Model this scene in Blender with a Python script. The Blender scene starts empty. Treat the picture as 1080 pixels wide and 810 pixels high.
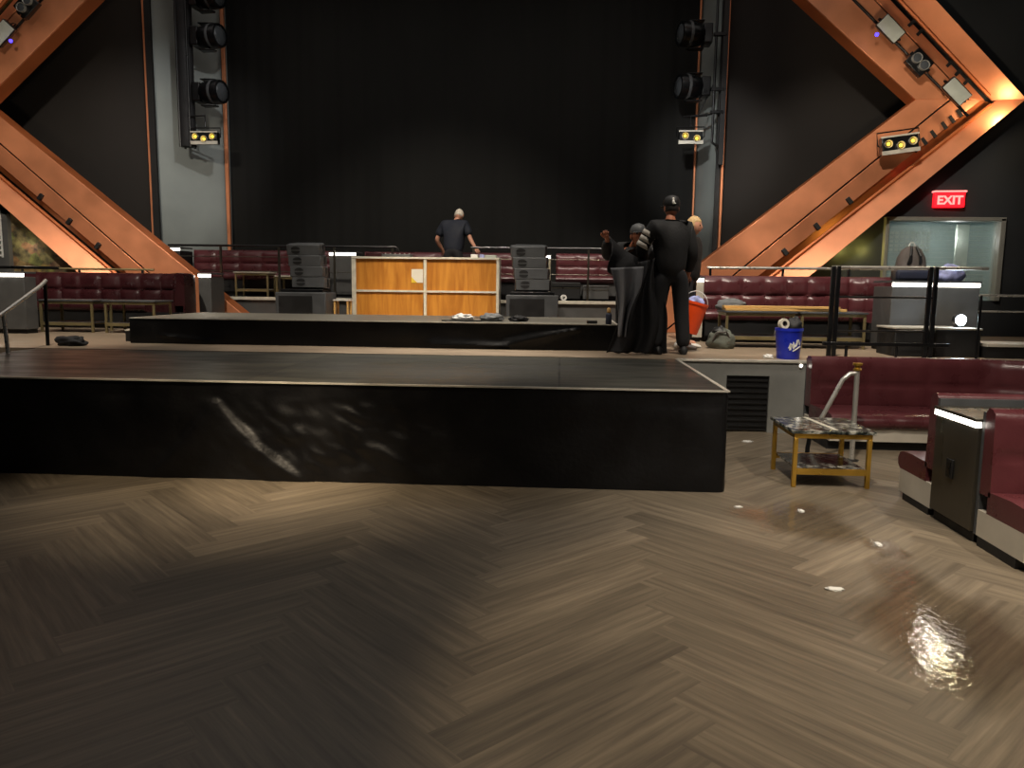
import bpy, bmesh, math, random
from mathutils import Vector, Matrix, Euler, noise
random.seed(7)
PI = math.pi
S = bpy.context.scene
COL = S.collection
R = math.radians

# ------------------------------------------------------------------ materials
def srgb(h):
    if isinstance(h, str):
        h = h.lstrip('#'); c = [int(h[i:i+2], 16)/255 for i in (0, 2, 4)]
    else: c = list(h)
    return tuple((x/12.92 if x <= .04045 else ((x+.055)/1.055)**2.4) for x in c) + (1,)

def nodes(name):
    m = bpy.data.materials.new(name); m.use_nodes = True
    nt = m.node_tree; b = nt.nodes['Principled BSDF']
    return m, nt, b

def mat(name, col, rough=.5, metal=0., var=.15, scale=6., bump=0., bscale=40., rvar=.1, spec=.5, stretch=(1, 1, 1)):
    m, nt, b = nodes(name)
    tc = nt.nodes.new('ShaderNodeTexCoord'); mp = nt.nodes.new('ShaderNodeMapping')
    mp.inputs['Scale'].default_value = stretch
    nt.links.new(tc.outputs['Object'], mp.inputs[0])
    n = nt.nodes.new('ShaderNodeTexNoise'); n.inputs['Scale'].default_value = scale; n.inputs['Detail'].default_value = 5
    nt.links.new(mp.outputs[0], n.inputs['Vector'])
    r = nt.nodes.new('ShaderNodeMapRange'); r.inputs[1].default_value = .3; r.inputs[2].default_value = .7
    r.inputs[3].default_value = 1-var; r.inputs[4].default_value = 1+var
    nt.links.new(n.outputs[0], r.inputs[0])
    mx = nt.nodes.new('ShaderNodeVectorMath'); mx.operation = 'SCALE'
    c = srgb(col); mx.inputs[0].default_value = c[:3]
    nt.links.new(r.outputs[0], mx.inputs['Scale']); nt.links.new(mx.outputs[0], b.inputs['Base Color'])
    r2 = nt.nodes.new('ShaderNodeMapRange'); r2.inputs[1].default_value = .3; r2.inputs[2].default_value = .7
    r2.inputs[3].default_value = max(.02, rough-rvar); r2.inputs[4].default_value = min(1, rough+rvar)
    nt.links.new(n.outputs[0], r2.inputs[0]); nt.links.new(r2.outputs[0], b.inputs['Roughness'])
    b.inputs['Metallic'].default_value = metal; b.inputs['Specular IOR Level'].default_value = spec
    if bump:
        n2 = nt.nodes.new('ShaderNodeTexNoise'); n2.inputs['Scale'].default_value = bscale; n2.inputs['Detail'].default_value = 4
        nt.links.new(mp.outputs[0], n2.inputs['Vector'])
        bp = nt.nodes.new('ShaderNodeBump'); bp.inputs['Strength'].default_value = bump; bp.inputs['Distance'].default_value = .02
        nt.links.new(n2.outputs[0], bp.inputs['Height']); nt.links.new(bp.outputs[0], b.inputs['Normal'])
    return m

def emis(name, col, strength):
    m, nt, b = nodes(name)
    c = srgb(col); b.inputs['Base Color'].default_value = c
    tc = nt.nodes.new('ShaderNodeTexCoord'); n = nt.nodes.new('ShaderNodeTexNoise'); n.inputs['Scale'].default_value = 3
    nt.links.new(tc.outputs['Object'], n.inputs['Vector'])
    r = nt.nodes.new('ShaderNodeMapRange'); r.inputs[3].default_value = strength*.9; r.inputs[4].default_value = strength*1.1
    nt.links.new(n.outputs[0], r.inputs[0]); nt.links.new(r.outputs[0], b.inputs['Emission Strength'])
    b.inputs['Emission Color'].default_value = c
    return m

def herringbone_mat():
    m, nt, b = nodes('herringbone_planks')
    at = nt.nodes.new('ShaderNodeAttribute'); at.attribute_name = 'tone'
    uv = nt.nodes.new('ShaderNodeUVMap'); uv.uv_map = 'UVMap'
    mp = nt.nodes.new('ShaderNodeMapping'); mp.inputs['Scale'].default_value = (1.3, 26, 1)
    nt.links.new(uv.outputs[0], mp.inputs[0])
    n = nt.nodes.new('ShaderNodeTexNoise'); n.inputs['Scale'].default_value = 1.; n.inputs['Detail'].default_value = 6; n.inputs['Roughness'].default_value = .62
    nt.links.new(mp.outputs[0], n.inputs['Vector'])
    ramp = nt.nodes.new('ShaderNodeValToRGB')
    e = ramp.color_ramp.elements
    e[0].position = .28; e[0].color = srgb('#544b40'); e[1].position = .72; e[1].color = srgb('#847866')
    k = ramp.color_ramp.elements.new(.5); k.color = srgb('#6d6354')
    nt.links.new(n.outputs[0], ramp.inputs[0])
    sc = nt.nodes.new('ShaderNodeVectorMath'); sc.operation = 'SCALE'
    nt.links.new(ramp.outputs[0], sc.inputs[0]); nt.links.new(at.outputs['Fac'], sc.inputs['Scale'])
    nt.links.new(sc.outputs[0], b.inputs['Base Color'])
    b.inputs['Roughness'].default_value = .42; b.inputs['Specular IOR Level'].default_value = .35
    bp = nt.nodes.new('ShaderNodeBump'); bp.inputs['Strength'].default_value = .12; bp.inputs['Distance'].default_value = .004
    nt.links.new(n.outputs[0], bp.inputs['Height']); nt.links.new(bp.outputs[0], b.inputs['Normal'])
    return m

def water_mat():
    m = bpy.data.materials.new('spilled_water'); m.use_nodes = True
    nt = m.node_tree; nt.nodes.clear()
    out = nt.nodes.new('ShaderNodeOutputMaterial')
    tr = nt.nodes.new('ShaderNodeBsdfTransparent'); gl = nt.nodes.new('ShaderNodeBsdfGlossy'); gl.inputs['Roughness'].default_value = .07
    fr = nt.nodes.new('ShaderNodeFresnel'); fr.inputs['IOR'].default_value = 1.42
    at = nt.nodes.new('ShaderNodeAttribute'); at.attribute_name = 'fade'
    mu = nt.nodes.new('ShaderNodeMath'); mu.operation = 'MULTIPLY'
    nt.links.new(fr.outputs[0], mu.inputs[0]); nt.links.new(at.outputs['Fac'], mu.inputs[1])
    cr = nt.nodes.new('ShaderNodeMix'); cr.data_type = 'RGBA'
    cr.inputs[6].default_value = (1, 1, 1, 1); cr.inputs[7].default_value = (.84, .82, .80, 1)
    nt.links.new(at.outputs['Fac'], cr.inputs[0]); nt.links.new(cr.outputs[2], tr.inputs[0])
    mx = nt.nodes.new('ShaderNodeMixShader')
    nt.links.new(mu.outputs[0], mx.inputs[0]); nt.links.new(tr.outputs[0], mx.inputs[1]); nt.links.new(gl.outputs[0], mx.inputs[2])
    tc = nt.nodes.new('ShaderNodeTexCoord'); n = nt.nodes.new('ShaderNodeTexNoise'); n.inputs['Scale'].default_value = 22; n.inputs['Detail'].default_value = 3
    nt.links.new(tc.outputs['Object'], n.inputs['Vector'])
    bp = nt.nodes.new('ShaderNodeBump'); bp.inputs['Strength'].default_value = .2; bp.inputs['Distance'].default_value = .01
    nt.links.new(n.outputs[0], bp.inputs['Height']); nt.links.new(bp.outputs[0], gl.inputs['Normal'])
    nt.links.new(mx.outputs[0], out.inputs[0])
    return m

def marble_mat():
    m, nt, b = nodes('dark_marble')
    tc = nt.nodes.new('ShaderNodeTexCoord')
    n = nt.nodes.new('ShaderNodeTexNoise'); n.inputs['Scale'].default_value = 7; n.inputs['Detail'].default_value = 8; n.inputs['Distortion'].default_value = 2.2
    nt.links.new(tc.outputs['Object'], n.inputs['Vector'])
    ramp = nt.nodes.new('ShaderNodeValToRGB'); e = ramp.color_ramp.elements
    e[0].position = .40; e[0].color = srgb('#1b1f1d'); e[1].position = .62; e[1].color = srgb('#a8a69b')
    k = e.new(.5); k.color = srgb('#4c514c')
    nt.links.new(n.outputs[0], ramp.inputs[0]); nt.links.new(ramp.outputs[0], b.inputs['Base Color'])
    b.inputs['Roughness'].default_value = .15
    return m

def deck_mat():
    m, nt, b = nodes('scuffed_glare_black_deck')
    tc = nt.nodes.new('ShaderNodeTexCoord')
    br = nt.nodes.new('ShaderNodeTexBrick'); br.inputs['Scale'].default_value = 1; br.inputs['Brick Width'].default_value = 2.44; br.inputs['Row Height'].default_value = 1.22
    br.offset = 0; br.inputs['Mortar Size'].default_value = .006
    br.inputs['Color1'].default_value = srgb('#3a3a35'); br.inputs['Color2'].default_value = srgb('#47463f'); br.inputs['Mortar'].default_value = srgb('#0c0c0c')
    nt.links.new(tc.outputs['Object'], br.inputs['Vector'])
    mp = nt.nodes.new('ShaderNodeMapping'); mp.inputs['Scale'].default_value = (.7, 2.2, 1)
    nt.links.new(tc.outputs['Object'], mp.inputs[0])
    n = nt.nodes.new('ShaderNodeTexNoise'); n.inputs['Scale'].default_value = 1.6; n.inputs['Detail'].default_value = 8; n.inputs['Roughness'].default_value = .6
    nt.links.new(mp.outputs[0], n.inputs['Vector'])
    r = nt.nodes.new('ShaderNodeMapRange'); r.inputs[1].default_value = .35; r.inputs[2].default_value = .75; r.inputs[3].default_value = .4; r.inputs[4].default_value = 2.0  # bright streaks: scuffs plus glare put into the colour
    nt.links.new(n.outputs[0], r.inputs[0])
    sc = nt.nodes.new('ShaderNodeVectorMath'); sc.operation = 'SCALE'
    nt.links.new(br.outputs[0], sc.inputs[0]); nt.links.new(r.outputs[0], sc.inputs['Scale']); nt.links.new(sc.outputs[0], b.inputs['Base Color'])
    r2 = nt.nodes.new('ShaderNodeMapRange'); r2.inputs[1].default_value = .3; r2.inputs[2].default_value = .7; r2.inputs[3].default_value = .5; r2.inputs[4].default_value = .28
    nt.links.new(n.outputs[0], r2.inputs[0]); nt.links.new(r2.outputs[0], b.inputs['Roughness'])
    return m

def stone_mat():
    m, nt, b = nodes('gold_mottled_stone')
    tc = nt.nodes.new('ShaderNodeTexCoord')
    v = nt.nodes.new('ShaderNodeTexVoronoi'); v.inputs['Scale'].default_value = 5
    n = nt.nodes.new('ShaderNodeTexNoise'); n.inputs['Scale'].default_value = 9; n.inputs['Detail'].default_value = 9
    nt.links.new(tc.outputs['Object'], v.inputs['Vector']); nt.links.new(tc.outputs['Object'], n.inputs['Vector'])
    ramp = nt.nodes.new('ShaderNodeValToRGB'); e = ramp.color_ramp.elements
    e[0].position = .3; e[0].color = srgb('#2c2417'); e[1].position = .7; e[1].color = srgb('#8f7a4f')
    nt.links.new(n.outputs[0], ramp.inputs[0])
    mx = nt.nodes.new('ShaderNodeMix'); mx.data_type = 'RGBA'; mx.blend_type = 'MULTIPLY'; mx.inputs[0].default_value = .4
    nt.links.new(ramp.outputs[0], mx.inputs[6]); nt.links.new(v.outputs['Color'], mx.inputs[7]); nt.links.new(mx.outputs[2], b.inputs['Base Color'])
    b.inputs['Roughness'].default_value = .7
    bp = nt.nodes.new('ShaderNodeBump'); bp.inputs['Strength'].default_value = .4
    nt.links.new(n.outputs[0], bp.inputs['Height']); nt.links.new(bp.outputs[0], b.inputs['Normal'])
    return m

def ply_mat():
    m, nt, b = nodes('varnished_plywood')
    tc = nt.nodes.new('ShaderNodeTexCoord'); mp = nt.nodes.new('ShaderNodeMapping'); mp.inputs['Scale'].default_value = (9, 9, 1.1)
    nt.links.new(tc.outputs['Object'], mp.inputs[0])
    n = nt.nodes.new('ShaderNodeTexNoise'); n.inputs['Scale'].default_value = 1.4; n.inputs['Detail'].default_value = 6; n.inputs['Distortion'].default_value = .6
    nt.links.new(mp.outputs[0], n.inputs['Vector'])
    ramp = nt.nodes.new('ShaderNodeValToRGB'); e = ramp.color_ramp.elements
    e[0].position = .3; e[0].color = srgb('#a2631c'); e[1].position = .72; e[1].color = srgb('#c98a35')
    nt.links.new(n.outputs[0], ramp.inputs[0]); nt.links.new(ramp.outputs[0], b.inputs['Base Color'])
    b.inputs['Roughness'].default_value = .45
    return m

M = dict(
    herring=herringbone_mat(), water=water_mat(), marble=marble_mat(), deck=deck_mat(), stone=stone_mat(), ply=ply_mat(),
    skirt=mat('black_stage_drape', '#060608', .45, var=.2, scale=3, bump=.15, bscale=25, spec=.35),
    alu=mat('aluminium_edge', '#cfcabd', .4, .35),
    floor2=mat('worn_beige_planks', '#8d7d6a', .45, var=.25, scale=2.2, stretch=(1, 5, 1)),
    concrete=mat('grey_painted_riser', '#7b7c78', .6, var=.2, scale=2.5, bump=.05),
    black=mat('matte_black', '#0d0d0e', .6, var=.2),
    blackm=mat('black_painted_metal', '#101113', .35, .3, var=.1),
    darkgrey=mat('charcoal_plastic', '#46484a', .55, var=.15),
    grey=mat('mid_grey_panel', '#4f4f4e', .5, var=.12),
    backdrop=mat('black_backdrop_cloth', '#242423', .9, var=.2, scale=.6, stretch=(1, 1, .5), spec=.1),
    panel=mat('dark_side_panel', '#2b2826', .8, var=.15, scale=.7, spec=.2),
    pillar=mat('grey_pillar_paint', '#868d8b', .55, var=.12, scale=1.2),
    copper=mat('brushed_copper', '#db8f66', .42, .5, var=.1, scale=2.5, rvar=.07),
    copper_dark=mat('shadowed_copper', '#b8683a', .5, .4, var=.15, scale=2),  # darker copy of the copper, recess shade put into its colour
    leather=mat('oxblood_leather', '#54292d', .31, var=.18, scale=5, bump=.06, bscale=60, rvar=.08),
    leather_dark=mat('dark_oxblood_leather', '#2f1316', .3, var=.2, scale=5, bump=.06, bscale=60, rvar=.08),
    cream=mat('cream_base_panel', '#b7b0a2', .5, var=.08),
    gold=mat('brushed_gold', '#cfa548', .35, .85, var=.12),
    palegold=mat('aged_pale_brass', '#8f835f', .4, .6, var=.15),
    chrome=mat('brushed_chrome', '#c4c2bb', .3, .65, var=.06),
    steel=mat('brushed_dark_steel', '#57534a', .34, .75, var=.08, scale=3, stretch=(5, 5, .3)),
    wall_dark=mat('dark_slate_wall', '#25282b', .75, var=.2, scale=1.2),
    teal=mat('grey_teal_wall', '#6f8080', .55, var=.15, scale=1.5),
    white=mat('white_plastic', '#d9d8d3', .5, var=.05),
    offwhite=mat('dirty_white_timber', '#c9c4b4', .6, var=.15, scale=9),
    pine=mat('pale_pine_board', '#d7ab66', .5, var=.15, scale=4, stretch=(1, 8, 8)),
    paper=mat('paper_notice', '#d8d4c8', .7, var=.05), yellow=mat('yellow_print', '#e2c23a', .6, var=.05),
    blue=mat('blue_bucket_plastic', '#1f2fb0', .35, var=.1),
    orange=mat('orange_plastic', '#f2501a', .4, var=.08),
    greycloth=mat('grey_cloth', '#6d6f70', .8, var=.2, bump=.2),
    satin=mat('charcoal_satin_lining', '#7b7c80', .6, var=.15, scale=4),
    blackcloth=mat('black_cloth', '#121215', .75, var=.2, bump=.2, bscale=30),
    navy=mat('navy_polo_fabric', '#161b28', .8, var=.15, bump=.15),
    jacket=mat('black_knit', '#0e0e10', .8, var=.15, bump=.2), denim=mat('dark_work_trousers', '#131418', .8, var=.15),
    stripe=mat('white_stripe_fabric', '#c9c3b8', .8, var=.1),
    skin=mat('skin', '#c58e74', .5, var=.08, scale=12), skin2=mat('warm_tan_skin', '#a8694c', .5, var=.08, scale=12),
    hair=mat('white_grey_hair', '#cfc6b6', .7, var=.1, scale=30), hair2=mat('sandy_blond_hair', '#b99a6c', .7, var=.15, scale=30),
    hair3=mat('dark_hair', '#1b1512', .6, var=.1),
    eye=mat('eye_dark', '#151010', .2), lip=mat('lip', '#9b5a4c', .5),
    lens=mat('lamp_lens', '#4c5054', .12, .2), glassy=mat('flood_face', '#a3a89f', .4),
    led=emis('led_strip', '#fff6e8', 7.), amber=emis('amber_led', '#ffd34a', 1.6), exitred=emis('exit_red', '#ff1420', 2.2),
    exitwhite=emis('exit_letters', '#ff8f88', 1.6), glare=emis('lamp_glare', '#d8f4ff', 60.), violet=emis('violet_pilot', '#4a3cff', 3.),
    brown=mat('brown_bag_canvas', '#4b4440', .75, var=.2, bump=.2), bagnavy=mat('navy_bag_fabric', '#1d2236', .75, var=.2),
    bluewhite=mat('blue_white_print', '#8f96c4', .6, var=.5, scale=14), tan=mat('tan_bottle_cap', '#b8925a', .5), 
    olive=mat('grey_green_canvas', '#5f635a', .8, var=.25, bump=.2), framegrey=mat('grey_beige_frame', '#7f7f78', .5, var=.08), sandwall=mat('beige_panel', '#97907a', .6, var=.1),
)
def pane_mat():
    m, nt, b = nodes('window_glass')
    b.inputs['Base Color'].default_value = srgb('#b7cdcb'); b.inputs['Roughness'].default_value = .08
    b.inputs['Alpha'].default_value = .22
    tc = nt.nodes.new('ShaderNodeTexCoord'); n = nt.nodes.new('ShaderNodeTexNoise'); n.inputs['Scale'].default_value = 2
    nt.links.new(tc.outputs['Object'], n.inputs['Vector'])
    r = nt.nodes.new('ShaderNodeMapRange'); r.inputs[3].default_value = .04; r.inputs[4].default_value = .2
    nt.links.new(n.outputs[0], r.inputs[0]); nt.links.new(r.outputs[0], b.inputs['Roughness'])
    return m
M['pane'] = pane_mat()

# ------------------------------------------------------------------ mesh builder
class MB:
    def __init__(s): s.v = []; s.f = []
    def add(s, vs, fs):
        o = len(s.v); s.v += [Vector(v) for v in vs]; s.f += [tuple(i+o for i in f) for f in fs]; return s
    def box(s, c, d, rot=None):
        hx, hy, hz = d[0]/2, d[1]/2, d[2]/2
        vs = [Vector((x*hx, y*hy, z*hz)) for x in (-1, 1) for y in (-1, 1) for z in (-1, 1)]
        if rot is not None:
            m = rot if isinstance(rot, Matrix) else Euler(rot).to_matrix()
            vs = [m @ v for v in vs]
        return s.add([v+Vector(c) for v in vs], [(0, 1, 3, 2), (4, 6, 7, 5), (0, 4, 5, 1), (2, 3, 7, 6), (0, 2, 6, 4), (1, 5, 7, 3)])
    def b2(s, lo, hi):
        return s.box([(a+b)/2 for a, b in zip(lo, hi)], [b-a for a, b in zip(lo, hi)])
    def loft(s, rings, caps=True, closed=True):
        n = len(rings[0]); vs = [p for r in rings for p in r]; fs = []
        for i in range(len(rings)-1):
            for j in range(n if closed else n-1):
                a, b = i*n+j, i*n+(j+1) % n; fs.append((a, b, b+n, a+n))
        if caps: fs += [tuple(range(n-1, -1, -1)), tuple((len(rings)-1)*n+j for j in range(n))]
        return s.add(vs, fs)
    def tube(s, pts, r, n=8):
        pts = [Vector(p) for p in pts]; rs = r if isinstance(r, (list, tuple)) else [r]*len(pts)
        rings = []; up = None
        for i, p in enumerate(pts):
            t = (pts[min(i+1, len(pts)-1)]-pts[max(i-1, 0)]).normalized()
            if up is None:
                up = Vector((0, 0, 1)) if abs(t.z) < .9 else Vector((0, 1, 0))
            a = t.cross(up).normalized(); bb = a.cross(t).normalized(); up = bb
            rings.append([p+(a*math.cos(2*PI*k/n)+bb*math.sin(2*PI*k/n))*rs[i] for k in range(n)])
        return s.loft(rings)
    def cyl(s, p0, p1, r, n=18): return s.tube([p0, p1], r, n)
    def lathe(s, prof, c=(0, 0, 0), n=24, rot=None):
        m = Euler(rot).to_matrix() if rot is not None else Matrix.Identity(3)
        rings = [[Vector(c)+m @ Vector((max(r, .0004)*math.cos(2*PI*k/n), max(r, .0004)*math.sin(2*PI*k/n), z)) for k in range(n)] for r, z in prof]
        return s.loft(rings)
    def ball(s, c, d, nu=18, nv=12, rot=None, fn=None):
        m = Euler(rot).to_matrix() if rot is not None else Matrix.Identity(3)
        rings = []
        for i in range(nv+1):
            th = PI*i/nv; ring = []
            for k in range(nu):
                ph = 2*PI*k/nu
                p = Vector((math.sin(th)*math.cos(ph), math.sin(th)*math.sin(ph), -math.cos(th)))
                if i in (0, nv): p = Vector((.003*math.cos(ph), .003*math.sin(ph), -math.cos(th)))
                if fn: p = fn(p)
                ring.append(Vector(c)+m @ Vector((p.x*d[0], p.y*d[1], p.z*d[2])))
            rings.append(ring)
        return s.loft(rings)
    def prism(s, pts, off):
        off = Vector(off); return s.loft([[Vector(p) for p in pts], [Vector(p)+off for p in pts]])
    def grid(s, fn, nu, nv):
        vs = [fn(i/nu, j/nv) for i in range(nu+1) for j in range(nv+1)]
        fs = [(i*(nv+1)+j, (i+1)*(nv+1)+j, (i+1)*(nv+1)+j+1, i*(nv+1)+j+1) for i in range(nu) for j in range(nv)]
        return s.add(vs, fs)
    def build(s, name, m, parent=None, bevel=0., smooth=True, ang=38, solid=0., recalc=True):
        me = bpy.data.meshes.new(name); me.from_pydata([tuple(v) for v in s.v], [], s.f); me.update()
        if recalc:
            bm = bmesh.new(); bm.from_mesh(me); bmesh.ops.recalc_face_normals(bm, faces=bm.faces); bm.to_mesh(me); bm.free()
        if smooth:
            for p in me.polygons: p.use_smooth = True
            me.set_sharp_from_angle(angle=R(ang))
        me.materials.append(M[m] if isinstance(m, str) else m)
        o = bpy.data.objects.new(name, me); COL.objects.link(o)
        if parent is not None: o.parent = parent
        if solid:
            k = o.modifiers.new('Solidify', 'SOLIDIFY'); k.thickness = solid; k.offset = 0
        if bevel:
            k = o.modifiers.new('Bevel', 'BEVEL'); k.width = bevel; k.segments = 2; k.limit_method = 'ANGLE'; k.angle_limit = R(40)
        return o

def tag(o, label, cat, group=None):
    o['label'] = label; o['category'] = cat
    if group: o['group'] = group
    return o
def thing(name, label, cat, loc=(0, 0, 0), rz=0, group=None):
    o = bpy.data.objects.new(name, None); COL.objects.link(o); o.empty_display_size = .1
    o.location = loc; o.rotation_euler = (0, 0, rz)
    return tag(o, label, cat, group)
def struct(o): o['kind'] = 'structure'; return o
def place(o, loc, rz=0): o.location = loc; o.rotation_euler = (0, 0, rz); return o
def dup(root, loc, label, rz=None, rot=None):
    r = root.copy(); COL.objects.link(r); r.location = loc; r['label'] = label
    if rz is not None: r.rotation_euler = (0, 0, rz)
    if rot is not None: r.rotation_euler = rot
    for ch in list(root.children):
        c = ch.copy(); COL.objects.link(c); c.parent = r
        for g in list(ch.children):
            d = g.copy(); COL.objects.link(d); d.parent = c
    return r

# ------------------------------------------------------------------ camera
Fpx, P_, RO, YA, H = 811., .1266, .0117, .0617, 1.5
f = Vector((-math.sin(YA)*math.cos(P_), math.cos(YA)*math.cos(P_), -math.sin(P_)))
r = Vector((math.cos(YA), math.sin(YA), 0)); d = f.cross(r)
r2 = r*math.cos(RO)-d*math.sin(RO); d2 = r*math.sin(RO)+d*math.cos(RO)
cam = bpy.data.cameras.new('camera'); co = bpy.data.objects.new('camera', cam); COL.objects.link(co)
cam.sensor_fit = 'HORIZONTAL'; cam.sensor_width = 36; cam.lens = 36*Fpx/1080; cam.clip_end = 100; cam.clip_start = .05
mw = Matrix((r2, -d2, -f)).transposed().to_4x4(); mw.translation = (0, 0, H); co.matrix_world = mw
S.camera = co
S.view_settings.view_transform = 'Standard'; S.view_settings.look = 'None'

Z1, Z2 = .76, 1.25            # raised floor, upper tier
# ------------------------------------------------------------------ dance floor (herringbone planks in one mesh)
def build_floor():
    W, n = .2, 6; L = W*n; me = bpy.data.meshes.new('floor'); vs = []; fs = []; uvs = []; tones = []
    c, s_ = math.cos(PI/4), math.sin(PI/4)
    def rot(p): return (p[0]*c-p[1]*s_-.28, p[0]*s_+p[1]*c, 0)
    X0, X1, Y0, Y1 = -9, 9, -3.6, 8.3
    for x in range(-75, 90):
        for y in range(-85, 90):
            a = (x-y) % (2*n)
            if a == 0: q = [(x, y), (x+n, y), (x+n, y+1), (x, y+1)]; horiz = True
            elif a == n: q = [(x, y-n+1), (x+1, y-n+1), (x+1, y+1), (x, y+1)]; horiz = False
            else: continue
            w = [rot((p[0]*W, p[1]*W)) for p in q]
            cx = sum(p[0] for p in w)/4; cy = sum(p[1] for p in w)/4
            if not (X0-.8 < cx < X1+.8 and Y0-.8 < cy < Y1): continue
            o = len(vs); vs += w; fs.append((o, o+1, o+2, o+3))
            u0, v0 = random.uniform(0, 50), random.uniform(0, 50)
            uu = [(0, 0), (L, 0), (L, W), (0, W)] if horiz else [(0, 0), (0, W), (L, W), (L, 0)]
            uvs += [(u0+p[0], v0+p[1]) for p in uu]; tones.append(random.gauss(1., .11))
    me.from_pydata(vs, [], fs)
    uv = me.uv_layers.new(name='UVMap')
    for i, p in enumerate(uvs): uv.data[i].uv = p
    at = me.attributes.new('tone', 'FLOAT', 'FACE')
    for i, t in enumerate(tones): at.data[i].value = max(.55, min(1.5, t))
    me.update(); me.materials.append(M['herring'])
    o = bpy.data.objects.new('floor', me); COL.objects.link(o); struct(o)
build_floor()

# ------------------------------------------------------------------ room shell
fb = MB().b2((-14, 8.15, 0), (1.7, 15.95, Z1)).b2((1.7, 8.2, 0), (11, 15.95, Z1))
struct(fb.build('raised_floor', 'floor2'))
rf = MB().b2((1.24, 8.12, .0), (1.75, 8.199, Z1-.02)).b2((1.75, 8.12, .6), (2.19, 8.199, Z1-.02)).b2((2.19, 8.12, 0), (2.62, 8.199, Z1-.02)).b2((2.62, 8.12, 0), (6.5, 8.199, Z1-.02))
struct(rf.build('riser_face', 'concrete'))
struct(MB().b2((1.24, 8.10, Z1-.02), (2.62, 8.22, Z1+.005)).build('trim_1', 'alu', bevel=.004))
struct(MB().b2((-8.2, 13.6, Z1), (3.4, 15.95, Z2)).build('upper_tier', 'grey'))
struct(MB().b2((-8.2, 13.55, Z2-.05), (3.4, 13.65, Z2+.004)).build('trim_2', 'offwhite', bevel=.004))
# black vent in the riser
v = MB().b2((1.75, 8.15, .02), (2.19, 8.19, .6)); o = v.build('vent_opening', 'black'); tag(o, 'black rectangular opening in grey riser right of the near stage', 'vent')
v = MB()
for k in range(9): v.b2((1.76, 8.13, .06+k*.06), (2.18, 8.15, .075+k*.06))
v.build('louvre', 'black', o)

# back: black backdrop, grey returns with copper edges, dark side panels
def backdrop_fn(u, v):
    x = -6.86+u*(2.58+6.86); return (x, 15.9+.012*math.sin(x*9)+.01*math.sin(x*23+1), Z2+v*6.8)
tag(MB().grid(backdrop_fn, 160, 2).build('backdrop', 'backdrop', recalc=False), 'huge plain black backdrop filling the middle of the back wall', 'backdrop')
def ret(name, a, b, m): return struct(MB().prism([(a[0], a[1], Z1), (b[0], b[1], Z1), (b[0], b[1]+.05, Z1), (a[0], a[1]+.05, Z1)], (0, 0, 7.3)).build(name, m))
ret('pillar_left', (-7.88, 14.9), (-6.86, 15.88), 'pillar'); ret('pillar_right', (2.58, 15.88), (2.96, 14.9), 'pillar')
struct(MB().b2((-14, 14.9, Z1), (-7.9, 14.98, 8)).build('wall_back_left', 'panel'))
struct(MB().b2((2.98, 14.9, Z1), (11, 14.98, 8)).build('wall_back_right', 'panel'))
for n_, (x0, y0, w) in enumerate(((-8.0, 14.80, .045), (-6.885, 15.70, .07), (2.56, 15.72, .035), (2.91, 14.80, .045))):
    struct(MB().b2((x0, y0, Z2), (x0+w, y0+.07, 8)).build('trim_%d' % (n_+3), 'copper', bevel=.006))
struct(MB().b2((-7.95, 14.78, Z2), (-7.83, 14.84, 8)).build('trim_7', 'black'))
struct(MB().b2((2.82, 14.86, Z2), (2.9, 14.9, 8)).build('trim_8', 'black'))

def wall_right():
    b = MB(); Y = 13.3
    def pg(pts): b.prism([(x, Y, z) for x, z in pts], (0, .1, 0))
    pg([(2.4, Z1), (11, Z1), (11, 1.35), (2.9, 1.35), (2.4, 1.0)])
    pg([(2.9, 1.35), (5.3, 1.35), (5.3, 3.2)])
    pg([(5.3, 2.68), (7.2, 2.68), (7.2, 8), (3.6, 8), (6.75, 4.45), (5.3, 3.2)])
    pg([(7.2, 1.35), (11, 1.35), (11, 8), (7.2, 8)])
    return struct(b.build('wall_right', 'wall_dark'))
wall_right()
b = MB(); b.b2((5.2, 14.5, Z1), (7.4, 14.56, 2.9)).b2((5.2, 13.4, Z1), (5.26, 14.5, 2.9)).b2((7.3, 13.4, Z1), (7.36, 14.5, 2.9)).b2((5.2, 13.4, 2.84), (7.4, 14.5, 2.9))
struct(b.build('wall_alcove', 'teal'))
# window in the right wall
w = struct(MB().b2((5.30, 13.2, 1.35), (5.36, 13.42, 2.68)).b2((7.12, 13.2, 1.35), (7.2, 13.42, 2.68)).b2((5.30, 13.2, 2.64), (7.2, 13.42, 2.70)).build('window_1', 'framegrey', bevel=.006))
MB().b2((5.36, 13.33, 1.35), (7.12, 13.345, 2.64)).build('pane', 'pane', w)
g = MB()
for i in range(9):
    for j in range(5): g.b2((5.40+i*.085, 13.46, 2.16+j*.07), (5.455+i*.085, 13.47, 2.195+j*.07))
for j in range(16): g.b2((5.4, 13.46, 1.5+j*.07), (7.1, 13.464, 1.505+j*.07))
g.build('perforated_screen', 'glassy', w)
MB().b2((6.78, 13.9, 1.35), (6.98, 13.95, 2.64)).build('light_column', 'glassy', w)  # pale strip added for the bright vertical column of light
def wall_left():
    b = MB(); Y = 13.3; mx = lambda x: -4.36-x
    def pg(pts): b.prism([(mx(x), Y, z) for x, z in pts], (0, .1, 0))
    pg([(3.1, Z1), (11, Z1), (11, 3.2), (5.5, 3.2), (3.3, 1.4)])
    pg([(5.5, 3.2), (11, 3.2), (11, 8), (3.6, 8), (6.75, 4.45)])
    return struct(b.build('wall_left', 'stone'))
wall_left()
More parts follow.
